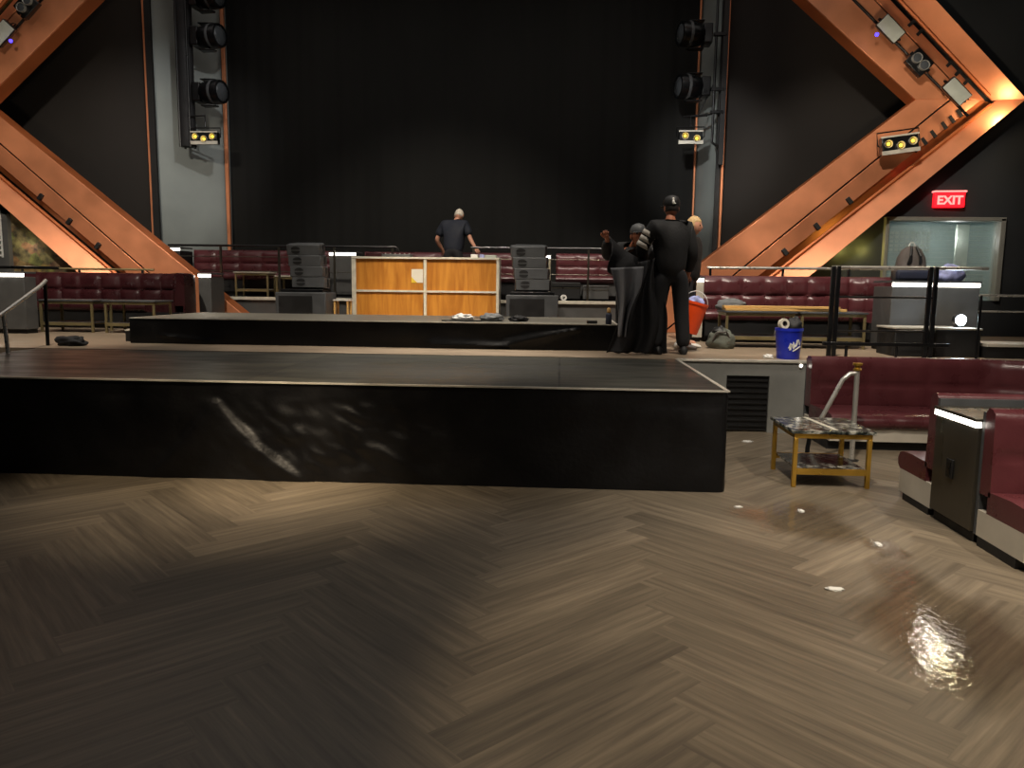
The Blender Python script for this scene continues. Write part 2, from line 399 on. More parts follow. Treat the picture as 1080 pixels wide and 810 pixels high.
w = struct(MB().b2((-11.6, 13.2, 1.5), (-11.5, 13.3, 2.75)).b2((-9.86, 13.2, 1.3), (-9.76, 13.3, 2.75)).b2((-11.6, 13.2, 2.66), (-9.76, 13.3, 2.75)).b2((-11.5, 13.26, 1.3), (-9.86, 13.29, 1.9)).build('window_2', 'grey'))
MB().b2((-11.5, 13.27, 1.9), (-9.86, 13.28, 2.66)).build('pane', 'pane', w)
g = MB()
for i in range(18): g.b2((-11.45+i*.09, 13.23, 1.9), (-11.42+i*.09, 13.25, 2.66))
for j in range(9): g.b2((-11.5, 13.22, 1.92+j*.09), (-9.86, 13.24, 1.95+j*.09))
g.build('lattice', 'white', w)
struct(MB().b2((-14, -4, 0), (-13.9, 15.95, 8)).build('wall_side_left', 'wall_dark'))
struct(MB().b2((10.9, -4, 0), (11, 15.95, 8)).build('wall_side_right', 'wall_dark'))
struct(MB().b2((-14, -4, 0), (11, -3.9, 8)).build('wall_front', 'wall_dark'))
struct(MB().b2((-14, -4, 8), (11, 15.95, 8.1)).build('ceiling', 'black'))

# ------------------------------------------------------------------ copper beams
def mir(p): return (-4.36-p[0], p[1], p[2])
def beam(side, upper):
    mm = (lambda p: p) if side == 'right' else mir
    if not upper:  # (x,y,z) at foot and at elbow for: inner edge, groove, groove2, step, outer
        lo = [(.86, 13.0, Z1), (1.70, 13.0, Z1), (1.74, 13.0, Z1), (2.31, 13.06, Z1), (2.93, 12.85, Z1)]
        hi = [(5.54, 13.0, 4.5), (6.05, 13.0, 4.5), (6.09, 13.0, 4.5), (6.80, 13.06, 4.5), (7.14, 12.85, 4.47)]
    else:
        lo = [(5.54, 13.0, 4.5), (6.34, 13.0, 4.5), (6.37, 13.0, 4.5), (6.76, 13.10, 4.5), (7.14, 12.85, 4.47)]
        hi = [(1.55, 13.0, 7.9), (2.83, 13.0, 7.9), (2.86, 13.0, 7.9), (3.28, 13.10, 7.9), (3.70, 12.85, 7.9)]
    lab = {('right', 0): 'lower right copper beam slanting up from the booths to the elbow', ('right', 1): 'upper right copper beam carrying the flood lights',
           ('left', 0): 'lower left copper beam slanting down behind the tufted banquette', ('left', 1): 'upper left copper beam in the top left corner'}[(side, int(upper))]
    t = thing('copper_beam', lab, 'beam', mm(lo[0]), group='copper beams of the proscenium'); L0 = Vector(mm(lo[0]))
    lo = [Vector(mm(p))-L0 for p in lo]; hi = [Vector(mm(p))-L0 for p in hi]
    bk = Vector((0, .35, 0))
    def strip(a, b_, name, m, th=.04, d=(0, 0, 0)):
        dv = Vector(d)
        return MB().prism([lo[a]+dv, lo[b_]+dv, hi[b_]+dv, hi[a]+dv], (0, th, 0)).build(name, m, t, bevel=.006)
    strip(0, 1, 'inner_face', 'copper')
    strip(1, 2, 'groove', 'black', .02, (0, .05, 0))
    lo.append(lo[2].lerp(lo[3], .66)); hi.append(hi[2].lerp(hi[3], .66))
    strip(2, 5, 'channel', 'copper', .03)
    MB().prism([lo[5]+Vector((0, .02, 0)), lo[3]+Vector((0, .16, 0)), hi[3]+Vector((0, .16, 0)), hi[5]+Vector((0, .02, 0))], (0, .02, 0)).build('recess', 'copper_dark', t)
    strip(3, 4, 'outer_flange', 'copper', .03)
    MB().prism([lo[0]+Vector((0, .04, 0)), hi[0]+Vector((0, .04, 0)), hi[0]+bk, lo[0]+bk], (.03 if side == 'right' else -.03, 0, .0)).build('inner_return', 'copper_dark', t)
    dirv = (hi[3]-lo[3]).normalized()
    # lip along the channel
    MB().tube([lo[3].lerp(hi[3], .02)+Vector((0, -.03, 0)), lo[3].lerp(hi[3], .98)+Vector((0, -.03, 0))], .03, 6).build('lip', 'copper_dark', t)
    ang = math.atan2(dirv.z, dirv.x)
    ks = (.36, .47, .58) if not upper else ()
    for k in ks:
        p = lo[2].lerp(hi[2], k).lerp(lo[3].lerp(hi[3], k), .55)
        MB().box(p+Vector((0, -.02, 0)), (.07, .06, .12), (0, -ang, 0)).build('cable_clip', 'black', t, bevel=.008)
    ks = (.80, .83, .86, .895, .92, .945) if not upper else (.08, .12, .16, .30, .34)
    for k in ks:
        p = lo[2].lerp(hi[2], k).lerp(lo[3].lerp(hi[3], k), .55)
        MB().box(p+Vector((0, -.005, 0)), (.05, .03, .13), (0, -ang, 0)).build('slot', 'black', t)
    return t
for sd in ('right', 'left'):
    for up in (False, True): beam(sd, up)

# ------------------------------------------------------------------ stage decks
def ridge(x, z, a, b_, w):
    ax, az = a; bx, bz = b_; dx, dz = bx-ax, bz-az; t = max(0, min(1, ((x-ax)*dx+(z-az)*dz)/(dx*dx+dz*dz)))
    dd = math.hypot(x-ax-t*dx, z-az-t*dz); return math.exp(-(dd/(w*(.35+t)))**2)
def drape(x, z):
    w = noise.noise((x*1.3, z*1.0, 2.))*.012
    tt = max(0, min(1, 1-z/.68)); am = tt**.6*(1-.55*tt)
    for x0, sp, A, wl, wr in ((-2.62, .64, .10, .30, .07), (-2.60, -.52, .05, .07, .22), (-2.25, .8, .018, .2, .10), (-2.0, 1.1, .014, .2, .12)):
        dx = x-(x0+sp*tt**1.35); w += A*am*math.exp(-(dx/((wl if dx < 0 else wr)*(.25+tt)))**2)
    e = math.exp(-((x+1.75)/.7)**2)
    w += e*.022*noise.noise((x*4+z*3, z*5-x*2, 5.))+.02*e*noise.noise((x*9+z*8, z*10, 9.))
    w += .012*math.sin(x*3.1+z*2)*(1-z/.76)*noise.noise((x*.6, 3, 1))
    return w
st = thing('stage_platform', 'wide near black stage wrapped in slack black drape on the dance floor', 'stage', (0, 5.6, 0), group=None)
SX0, SX1 = -5.82, 1.24
MB().b2((SX0+.03, .05, .70), (SX1-.03, 2.55, .755)).build('deck', 'deck', st)
MB().b2((SX0+.05, .10, .02), (SX1-.05, 2.5, .70)).build('frame', 'black', st)
MB().grid(lambda u, v: (SX0+u*(SX1-.05-SX0), .03-drape(SX0+u*(SX1-.05-SX0), v*.75)*1.*math.sin(PI*min(1, v*1.15+.05))**.25*(1 if v < .99 else .1), .004+v*.75), 700, 40).build('front_drape', 'skirt', st, recalc=True)
def side(u, v):   # rounded corner then along the right side
    s_ = u*2.6
    if s_ < .08: a = s_/.08*PI/2; return (SX1-.05+.05*math.sin(a), .08-.05*math.cos(a), .004+v*.75)
    return (SX1+.012*math.sin(s_*7)*(1-v), s_, .004+v*.75)
MB().grid(side, 90, 12).build('side_drape', 'skirt', st)
MB().b2((SX0, .015, .752), (SX1, .045, .764)).b2((SX1-.03, .045, .752), (SX1, 2.55, .764)).build('edge_trim', 'alu', st)

st2 = thing('stage_platform', 'low black riser stage standing behind the near stage', 'stage', (0, 9.0, Z1))
X0, X1 = -5.2, .68
MB().b2((X0+.02, .03, .26), (X1-.02, 2.05, .305)).build('deck', mat('worn_grey_deck', '#6e6b62', .4, var=.35, scale=1.5, stretch=(.6, 2, 1)), st2)
def drape2(x, z): return .012*noise.noise((x*1.6, z*3, 1))+.03*ridge(x, z, (.2, .25), (-.6, .06), .05)+.03*ridge(x, z, (-.6, .05), (-1.5, .03), .05)+.02*ridge(x, z, (-4.8, .1), (-4.2, .02), .04)
MB().grid(lambda u, v: (X0+u*(X1-X0), .01-drape2(X0+u*(X1-X0), v*.3), .003+v*.30), 150, 14).build('front_drape', 'skirt', st2)
MB().b2((X0, .02, .003), (X0+.02, 2.06, .30)).b2((X1-.02, .02, .003), (X1, 2.06, .30)).b2((X0, 2.04, .003), (X1, 2.06, .30)).build('side_drape', 'skirt', st2)
MB().b2((X0, .0, .30), (X1, .025, .31)).b2((X0, .025, .30), (X0+.025, 2.06, .31)).b2((X1-.025, .025, .30), (X1, 2.06, .31)).build('edge_trim', 'alu', st2)
t = thing('step_box', 'small black step box with pale top at left end of the riser', 'step', (-5.32, 9.45, Z1))
MB().b2((-.11, -.15, 0), (.11, .15, .13)).build('body', 'black', t, bevel=.005); MB().b2((-.115, -.155, .13), (.115, .155, .145)).build('tread', 'offwhite', t)

# ------------------------------------------------------------------ banquettes
def resample(path, step):
    P = [Vector((*p, 0)) for p in path]; out = [P[0]]; 
    for a, b_ in zip(P, P[1:]):
        n = max(1, int((b_-a).length/step))
        out += [a.lerp(b_, (k+1)/n) for k in range(n)]
    return out
def sweep(path, prof, front, disp=None, caps=True):
    rings = []; s_ = 0
    for i, p in enumerate(path):
        if i: s_ += (p-path[i-1]).length
        t = (path[min(i+1, len(path)-1)]-path[max(i-1, 0)]).normalized()
        nrm = Vector((t.y, -t.x, 0))*front
        rings.append([p+nrm*(o+(disp(s_, k) if disp else 0))+Vector((0, 0, z)) for k, (o, z) in enumerate(prof)])
    return MB().loft(rings, caps=caps)
def plen(path): return sum((b_-a).length for a, b_ in zip(path, path[1:]))
def banquette(label, loc, path, front, top, seat, depth, cell, leather='leather', base='cream', rows=2, puff=.035, th=.16, seams=True, rz=0, grp=None, toe=.09, fine=.035):
    t = thing('banquette', label, 'banquette', loc, rz, grp)
    pr = resample(path, fine); Ltot = plen(pr); nc = max(1, round(Ltot/cell)); cw = Ltot/nc
    z0 = seat-.03; N = 16; prof = [(0, z0)]; vv = [None]
    for k in range(N+1):
        v_ = k/N; prof.append((th-.02*v_, z0+(top-.035-z0)*v_)); vv.append(v_)
    prof += [(th-.05, top-.008), (th-.09, top), (.02, top-.005), (0, top-.03)]; vv += [None]*4
    def disp(s_, k):
        if vv[k] is None: return 0
        u = (s_/cw) % 1.; r_ = vv[k]*rows; w_ = r_ % 1. if vv[k] < 1 else 1.
        cu = max(0, 1-abs(2*u-1)**3.5); cv = max(0, 1-abs(2*w_-1)**3.5)
        return puff*(cu*cv)**.6-puff*.4
    sweep(pr, prof, front, disp).build('backrest', leather, t, ang=60)
    # buttons on the crossing line
    if seams:
        s_ = 0
        for i in range(1, len(pr)):
            d_ = (pr[i]-pr[i-1]).length
            if int((s_+d_)/cw) != int(s_/cw):
                tt = (pr[i]-pr[i-1]).normalized(); nrm = Vector((tt.y, -tt.x, 0))*front
                MB().ball(pr[i]+nrm*(th-.02)+Vector((0, 0, z0+(top-.035-z0)/rows)), (.014, .014, .014), 8, 6).build('button', leather, t)
            s_ += d_
    sp = [(th-.03, seat-.13), (depth-.03, seat-.13), (depth, seat-.10), (depth+.005, seat-.06), (depth-.02, seat-.015), (depth-.06, seat), (depth*.6, seat+.008), (th-.03, seat)]
    scw = cw*(2 if cell < .4 else 1)
    def sd(s_, k):
        u = (s_/scw) % 1.; return -.012*(abs(2*u-1)**8) if 1 <= k <= 5 else 0
    sweep(pr, sp, front, sd).build('seat', leather, t, ang=50)
    sweep(pr, [(0, toe), (depth-.05, toe), (depth-.05, seat-.13), (0, seat-.13)], front).build('base', base, t)
    sweep(pr, [(.02, 0), (depth-.12, 0), (depth-.12, toe), (.02, toe)], front).build('toe_kick', 'black', t)
    sweep(pr, [(-.03, toe), (-.001, toe), (-.001, top-.03), (-.03, top-.03)], front).build('back_panel', leather if leather == 'leather_dark' else 'darkgrey', t)
    return t
def arc(c, r_, a0, a1, n=8): return [(c[0]+r_*math.cos(R(a0+(a1-a0)*k/n)), c[1]+r_*math.sin(R(a0+(a1-a0)*k/n))) for k in range(n+1)]

# path runs left to right with front=+1 -> faces -Y
banquette('curved oxblood banquette against the riser behind the marble table', (0, 0, 0), [(2.55, 8.08), (4.0, 8.08)]+arc((4.0, 6.98), 1.1, 90, 0)+[(5.1, 6.1)], 1, .83, .345, .84, .62, rows=2, puff=.02, th=.18, seams=False)
banquette('small oxblood booth seat facing away behind the steel divider', (2.5, 5.19, 0), [(3.6, 0), (0, 0)], 1, .83, .345, .53, .9, rows=1, puff=.015, th=.12, seams=False, toe=.05)
banquette('nearest oxblood booth seat at right edge facing the camera', (2.5, 4.61, 0), [(0, 0), (3.6, 0)], 1, .83, .345, .53, .9, rows=2, puff=.015, th=.12, seams=False, toe=.06)
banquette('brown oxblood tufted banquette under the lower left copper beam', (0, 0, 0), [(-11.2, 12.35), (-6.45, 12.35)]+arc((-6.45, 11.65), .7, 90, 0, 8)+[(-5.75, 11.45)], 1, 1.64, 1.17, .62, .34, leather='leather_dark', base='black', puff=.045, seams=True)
for o in [x for x in bpy.data.objects if x.name.startswith('banquette')][-1:]: pass
banquette('tufted oxblood banquette behind the bench under the right copper beam', (0, 0, 0), [(2.0, 11.45), (3.98, 11.45)]+arc((3.98, 10.73), .72, 90, 0, 8)+[(4.7, 10.5)], 1, 1.685, 1.2, .66, .31, base='black', puff=.05)
grp = None
banquette('tufted red banquette on the tier left of the wooden booth', (0, 0, 0), [(-7.1, 14.78), (-4.4, 14.78)], 1, 2.13, 1.69, .62, .42, base='black', puff=.035)
banquette('tufted red banquette on the tier hidden behind the wooden booth', (0, 0, 0), [(-3.75, 14.78), (-.62, 14.78)], 1, 2.12, 1.69, .62, .42, base='black', puff=.035)
banquette('tufted red banquette on the tier right of the right speaker stack', (0, 0, 0), [(-.1, 14.78), (2.35, 14.78)], 1, 2.12, 1.69, .62, .42, base='grey', puff=.035)
# bases start at floor level of each level: shift geometry so that toe kicks stand on their floors
for o in list(bpy.data.objects):
    if o.type == 'EMPTY' and o.get('category') == 'banquette':
        lv = Z2 if 'tier' in o['label'] else Z1 if ('copper beam' in o['label']) else 0
        if lv:
            for ch in o.children:
                if ch.name.startswith(('base', 'toe_kick', 'back_panel')):
                    for v_ in ch.data.vertices:
                        if v_.co.z < .2: v_.co.z += lv

# ------------------------------------------------------------------ divider and LED cabinets
t = thing('booth_divider', 'dark steel divider with lit top between the two near booth seats', 'divider', (2.48, 4.9, 0))
MB().b2((0, -.255, .07), (3.6, .255, .70)).build('cabinet', 'steel', t, bevel=.004)
MB().b2((.03, -.25, 0), (3.6, .25, .07)).build('toe_kick', 'black', t)
MB().b2((-.02, -.26, .735), (3.6, .26, .755)).build('counter_top', 'steel', t, bevel=.004)
MB().b2((.5, -.2, .755), (3.4, .2, .757)).build('counter_inlay', 'darkgrey', t)
MB().b2((-.015, -.25, .70), (.02, .25, .735)).build('led_strip', 'led', t)
s_ = MB().b2((-.012, -.02, .33), (0, .06, .45)).build('socket', 'black', t, bevel=.003)
MB().b2((-.016, .0, .35), (-.012, .04, .385)).b2((-.016, .0, .395), (-.012, .04, .43)).build('outlet', 'blackm', s_)

def led_cabinet(label, x0, x1, y, z0, z1, dep, body):
    t = thing('led_cabinet', label, 'cabinet', ((x0+x1)/2, y, z0), group='lit service cabinets'); w = (x1-x0)/2; h = z1-z0
    MB().b2((-w, 0, .06), (w, dep, h-.07)).build('body', body, t, bevel=.006)
    MB().b2((-w+.02, .03, 0), (w-.02, dep, .06)).build('toe_kick', 'black', t)
    MB().b2((-w+.005, -.015, h-.07), (w-.005, .02, h-.025)).build('led_strip', 'led', t)
    MB().b2((-w-.01, -.02, h-.025), (w+.01, dep, h)).build('counter_top', 'darkgrey', t, bevel=.003)
    return t
led_cabinet('lit grey cabinet at far left edge by the stair rail', -8.1, -7.43, 10.3, Z1, 1.62, .25, 'grey')
led_cabinet('small lit cabinet at right end of the brown left banquette', -5.95, -5.74, 12.4, Z1, 1.66, .5, 'grey')
led_cabinet('lit black cabinet on the tier above the left copper foot', -7.55, -7.15, 14.2, Z2, 2.16, .5, 'black')
led_cabinet('lit taupe cabinet on the tier left of the wooden booth', -4.30, -3.80, 14.2, Z2, 2.10, .5, 'grey')
led_cabinet('lit beige cabinet on the tier behind the right speaker stack', -.54, -.20, 14.2, Z2, 2.08, .5, 'sandwall')
led_cabinet('lit cream cabinet at left end of the right tufted banquette', 1.72, 1.97, 10.85, Z1, 1.66, .55, 'cream')
led_cabinet('long lit service counter carrying the backpack at right', 3.98, 5.0, 9.6, Z1, 1.62, .55, 'grey')
t = thing('equipment_box', 'low black box in front of the long lit counter', 'box', (4.22, 8.95, Z1))
MB().b2((-.44, 0, 0), (.5, .5, .31)).build('body', 'black', t, bevel=.01); MB().b2((-.45, -.01, .31), (.51, .51, .33)).build('lid', 'alu', t, bevel=.004)
t = thing('spot_lamp', 'small dazzling lamp on the low black box', 'lamp', (4.56, 9.15, Z1+.33))
MB().lathe([(.05, 0), (.05, .012), (.012, .016), (.012, .05), (0, .05)]).build('stand', 'blackm', t)
MB().lathe([(.03, 0), (.06, .02), (.065, .11), (.05, .11)], (0, .06, .085), rot=(R(90), 0, 0)).build('housing', 'blackm', t)
MB().lathe([(.0, 0), (.062, 0), (.058, .01), (0, .016)], (0, -.045, .085), rot=(R(90), 0, 0)).build('lens', 'glare', t)

t = thing('step_light', 'tiny lit step lamp at top of the riser beside the curved banquette', 'lamp', (2.5, 8.122, .715))
MB().lathe([(0, 0), (.03, 0), (.03, .012), (0, .012)], rot=(R(90), 0, 0)).build('bezel', 'chrome', t); MB().lathe([(0, .012), (.016, .012), (.013, .018), (0, .02)], rot=(R(90), 0, 0)).build('lens', 'led', t)
# ------------------------------------------------------------------ tables
def coffee_table(label, loc, w, dep, h, top='marble', frame='gold', rz=0, grp=None):
    t = thing('coffee_table', label, 'table', loc, rz, grp); q = .032
    MB().b2((-w/2, -dep/2, h-.05), (w/2, -dep/2+.03, h-.012)).b2((-w/2, dep/2-.03, h-.05), (w/2, dep/2, h-.012)).b2((-w/2, -dep/2+.03, h-.05), (-w/2+.03, dep/2-.03, h-.012)).b2((w/2-.03, -dep/2+.03, h-.05), (w/2, dep/2-.03, h-.012)).build('top_frame', frame, t, bevel=.003)
    tp = MB().b2((-w/2-.02, -dep/2-.02, h-.012), (w/2+.02, dep/2+.02, h+.012)).build('table_top', top, t, bevel=.004)
    MB().b2((-w/2+q, -dep/2+.02, .13), (w/2-q, dep/2-.02, .145)).build('shelf', top, t)
    MB().b2((-w/2+q, -dep/2, .10), (w/2-q, -dep/2+.03, .145)).build('shelf_rail', frame, t); MB().b2((-w/2+q, dep/2-.03, .10), (w/2-q, dep/2, .145)).build('shelf_rail', frame, t)
    for x in (-1, 1):
        for y in (-1, 1):
            MB().box((x*(w/2-q/2), y*(dep/2-q/2), (h-.05)/2), (q, q, h-.05)).build('leg', frame, t, bevel=.003)
    return t
t = coffee_table('gold framed coffee table with dark marble top on the dance floor', (2.08, 6.16, 0), .58, .60, .43)
MB().box((.0, .03, .4435), (.035, .58, .002), (0, 0, R(6))).build('inlay_strip', 'offwhite', t)
coffee_table('brass framed table under the pale boards behind the blue bucket, left one', (2.52, 10.15, Z1), .86, .5, .45, 'darkgrey', 'palegold')
coffee_table('brass framed table partly under the pale boards, right one by black railing', (3.42, 10.15, Z1), .8, .5, .45, 'darkgrey', 'palegold')
coffee_table('low brass table left of the pair before the brown banquette', (-7.15, 11.0, Z1), .8, .5, .46, 'darkgrey', 'palegold')
coffee_table('low brass table right of the pair before the brown banquette', (-6.2, 11.0, Z1), .75, .5, .46, 'darkgrey', 'palegold')
coffee_table('pale low table on the tier before the left red banquette', (-5.6, 13.92, Z2), .62, .38, .44, 'offwhite', 'palegold')
coffee_table('pale low table on the tier beside the left speaker stack', (-4.9, 13.92, Z2), .5, .38, .38, 'offwhite', 'palegold')
tag(place(MB().b2((-.76, -.1, 0), (.76, .1, .032)).build('board', 'pine', bevel=.003), (2.85, 10.08, Z1+.465), R(1.5)), 'lower pale pine board lying across the brass tables', 'board')
tag(place(MB().b2((-.72, -.08, 0), (.72, .08, .03)).build('board', 'pine', bevel=.003), (2.80, 10.06, Z1+.4975), R(-1)), 'upper pale pine board lying across the brass tables', 'board')

# ------------------------------------------------------------------ bags, bucket and small things
def blob(c, d, seed, amp=.25, sc=2.2, flat=True):
    def fn(p):
        q = 1+amp*noise.noise(Vector((p.x*sc, p.y*sc, p.z*sc))+Vector((seed, 0, 0)))
        p = p*q
        if flat and p.z < -.55: p.z = -.55
        return p
    return MB().ball((c[0], c[1], c[2]+.55*d[2]), d, 28, 18, fn=fn)
t = thing('duffel_bag', 'grey green duffel bag on the floor left of the brass tables', 'bag', (2.0, 9.72, Z1))
blob((0, 0, 0), (.17, .14, .16), 3).build('body', 'olive', t, ang=180)
blob((-.02, 0, .12), (.10, .09, .10), 8, flat=False).build('dark_top', 'black', t, ang=180)
MB().tube([(-.12, -.1, .1), (-.08, -.13, .2), (.04, -.13, .21), (.1, -.1, .1)], .012).build('handle', 'brown', t)
tag(place(blob((0, 0, 0), (.2, .1, .09), 5, .35).build('jacket', 'greycloth', ang=180), (2.24, 10.32, Z1+.463)), 'crumpled grey jacket at left end of the pale boards', 'jacket')
t = thing('bucket', 'blue plastic bucket with white script marks on the riser edge', 'bucket', (2.45, 8.42, Z1))
MB().lathe([(0, 0), (.115, 0), (.118, .01), (.138, .30), (.146, .30), (.146, .33), (.139, .33), (.135, .29), (.112, .02), (0, .02)], n=32).build('body', 'blue', t)
MB().tube([(-.147*math.cos(a), .147*math.sin(a)*.9, .30-.13*math.sin(a)) for a in [PI*k/14 for k in range(15)]], .004, 6).build('handle', 'white', t)
mk = MB()
def on(a, z, rr=.006): rad = .118+.02*z/.3+.002; return (rad*math.sin(a), -rad*math.cos(a), z)
mk.tube([on(-.25+.9*k/24+.12*math.sin(k*.9), .12+.07*k/24+.035*math.sin(k*1.3)) for k in range(25)], .007, 6)
mk.tube([on(.1+.7*k/10, .09+.05*k/10) for k in range(11)], .008, 6)
mk.build('script_mark', 'white', t)
t2 = thing('tape_roll', 'white tape roll resting on top of the blue bucket', 'tape', (2.37, 8.36, Z1+.375), R(20))
MB().lathe([(.03, -.025), (.055, -.025), (.058, 0), (.055, .025), (.03, .025), (.03, -.025)], rot=(R(80), 0, 0)).build('roll', 'offwhite', t2)
MB().lathe([(.024, -.024), (.0295, -.024), (.0295, .024), (.024, .024), (.024, -.024)], rot=(R(80), 0, 0)).build('core', 'brown', t2)
tag(place(blob((0, 0, 0), (.1, .1, .12), 11, .4, flat=False).build('black_rag', 'blackcloth', ang=180), (2.49, 8.43, Z1+.25)), 'black rags stuffed in the blue bucket', 'rag')
tag(place(blob((0, 0, 0), (.05, .04, .03), 21, .4).build('scrap_or_glint', 'white', ang=180), (2.24, 8.40, Z1)), 'white crumpled scrap beside the blue bucket', 'litter')
tag(place(blob((0, 0, 0), (.17, .1, .075), 31, .4).build('black_bag', 'blackcloth', ang=180), (-5.62, 8.52, Z1)), 'black crumpled bag on the floor left of the riser', 'bag')
# backpack on the long counter
t = thing('backpack', 'brown grey backpack standing on the long lit counter', 'backpack', (4.26, 9.8, 1.62))
MB().loft([[(x*w_, y*w_*.55, z) for x, y in ((-1, -.6), (-.75, -1), (.75, -1), (1, -.6), (1, .6), (.75, 1), (-.75, 1), (-1, .6))] for z, w_ in ((0, .185), (.03, .2), (.12, .2), (.13, .17), (.28, .15), (.38, .10), (.42, .04))]).build('body', 'brown', t, ang=60)
MB().b2((-.2, -.125, .005), (.2, -.04, .13)).build('front_pocket', 'bagnavy', t, bevel=.03)
MB().tube([(-.07, -.09, .2), (-.06, -.125, .3), (-.03, -.06, .41)], .014).build('strap', 'black', t); MB().tube([(.07, -.09, .2), (.06, -.125, .3), (.03, -.06, .41)], .014).build('strap', 'black', t)
MB().tube([(-.04, 0, .41), (-.02, 0, .46), (.02, 0, .46), (.04, 0, .41)], .008).build('handle', 'white', t)
tag(place(blob((0, 0, 0), (.17, .11, .13), 41, .3).build('tote_bag', 'bluewhite', ang=180), (4.74, 9.82, 1.62)), 'blue and white crumpled bag right of the backpack', 'bag')
tag(place(MB().tube([(-.6, 0, .01), (-.3, .05, .01), (0, -.03, .01), (.2, .04, .01)], .01).build('cable', 'black'), (-5.0, 9.3, Z1)), 'thin black cable by the step box', 'cable') if False else None
# clutter on the riser stage
zt = Z1+.306
t = thing('spray_bottle', 'dark spray bottle with tan top on right end of the riser', 'bottle', (.57, 9.18, zt))
MB().lathe([(0, 0), (.034, 0), (.036, .01), (.036, .11), (.03, .125), (.016, .135), (.016, .15), (0, .15)]).build('body', 'bagnavy', t)
MB().lathe([(.022, .135), (.024, .14), (.022, .18), (.01, .195), (0, .195)]).build('cap', 'tan', t)
tag(place(MB().b2((-.06, -.035, 0), (.06, .035, .035)).build('small_case', 'black', bevel=.006), (.38, 9.3, zt), R(8)), 'small black case lying left of the spray bottle', 'case')
for k, (x, y, sx, sy, sz, m, lb) in enumerate(((-1.22, 9.62, .13, .12, .05, 'white', 'white crumpled cloth among the tools on the riser'), (-.85, 9.58, .14, .12, .06, 'greycloth', 'grey crumpled cloth heap on the riser'),
        (-.52, 9.62, .11, .1, .045, 'blackcloth', 'black crumpled glove right of the grey cloth heap'))):
    tag(place(blob((0, 0, 0), (sx, sy, sz), 50+k*7, .5, 3).build('rag', m, ang=180), (x, y, zt)), lb, 'rag')
tag(place(MB().tube([(-.25, 0, .008), (-.1, .05, .008), (.06, -.03, .008), (.24, .02, .008)], .008).build('tool', 'blackm'), (-1.2, 9.36, zt)), 'thin black tool lying before the white cloth', 'tool')
# litter, puddles and two white flecks painted as wet glints, on the dance floor
for x, y, sx, sy, lb in ((1.405, 3.81, .045, .022, 'small white wrapper on the dance floor left of the copper reflection'), (1.66, 5.2, .02, .03, 'white fleck painting a wet glint just before the marble table'),
        (1.91, 4.54, .018, .03, 'white fleck painting a floor glint left of the steel divider'), (1.25, 5.25, .03, .012, 'thin pale scrap on the floor right of the stage corner'), (1.87, 7.6, .05, .03, 'pale scrap of litter under the black vent'),
        (1.55, 7.95, .06, .03, 'white litter heap against the riser left of the vent')):
    tag(place(blob((0, 0, 0), (sx, sy, .008), x*13, .5, 3).build('scrap_or_glint', 'white', ang=180), (x, y, .0005)), lb, 'litter')
def puddle(label, c, rx, ry, seed, rot=0):
    n, m = 64, 10; vs = [(0, 0, 0)]; fade = [1.]; fs = []
    for j in range(1, m+1):
        for i in range(n):
            a = 2*PI*i/n; q = 1+.55*noise.noise((math.cos(a)*1.3+seed, math.sin(a)*1.3, seed))
            rr = j/m*q; x, y = rx*rr*math.cos(a), ry*rr*math.sin(a)
            vs.append((x*math.cos(rot)-y*math.sin(rot), x*math.sin(rot)+y*math.cos(rot), 0)); fade.append(min(1, (1-j/m)*2.5))
    for i in range(n): fs.append((0, 1+i, 1+(i+1) % n))
    for j in range(m-1):
        for i in range(n):
            a = 1+j*n+i; b_ = 1+j*n+(i+1) % n; fs.append((a, a+n, b_+n, b_))
    me = bpy.data.meshes.new('puddle'); me.from_pydata(vs, [], fs); me.update()
    at = me.attributes.new('fade', 'FLOAT', 'POINT')
    for i, q in enumerate(fade): at.data[i].value = q
    me.materials.append(M['water']); o = bpy.data.objects.new('puddle', me); COL.objects.link(o); o.location = (*c, .003)
    return tag(o, label, 'puddle')
puddle('large puddle of water on the floor reflecting lamps and copper', (1.78, 3.5), .42, .75, 1.3, R(-8))
puddle('shallow puddle on the floor in front of the marble table', (1.6, 5.0), .45, .42, 4.1)
puddle('small puddle on the floor left of the steel divider', (1.93, 4.45), .14, .22, 7.7)

# ------------------------------------------------------------------ rails
def rail_thing(name, label, cat, loc, parts):
    t = thing(name, label, cat, loc)
    for pn, m, fnc in parts:
        b_ = MB(); fnc(b_); b_.build(pn, m, t)
    return t
# stair rail far left
t = thing('stair_handrail', 'chrome stair handrail on two posts at far left', 'handrail', (-5.63, 7.5, Z1))
MB().tube([(-.02, -.38, .24), (-.02, 0, .41), (-.2, .85, .68), (-.24, 1.0, .74)], .022, 10).build('rail', 'chrome', t)
MB().cyl((-.0, 0, 0), (-.02, 0, .41), .02).build('post', 'chrome', t); MB().cyl((-.25, .98, 0), (-.235, .98, .73), .02).build('post', 'blackm', t)
# curved-booth handrail by the table
t = thing('floor_handrail', 'brass capped chrome post with slanting rail behind marble table', 'handrail', (2.6, 6.86, 0))
MB().cyl((0, 0, 0), (0, 0, .82), .022).build('post', 'chrome', t)
MB().lathe([(.022, .80), (.035, .805), (.035, .82), (.024, .825), (.024, .845), (.04, .85), (.04, .868), (0, .872)]).build('cap', 'gold', t)
MB().tube([(0, 0, .78), (-.06, 0, .775), (-.12, 0, .72), (-.27, 0, .40), (-.36, .02, .22)], .02, 10).build('rail', 'chrome', t)
MB().tube([(-.36, .02, .24), (-.38, .02, .10), (-.38, .02, 0)], .02, 10).build('short_post', 'blackm', t)
MB().lathe([(0, 0), (.06, 0), (.06, .008), (.024, .014), (0, .014)]).build('foot', 'blackm', t)
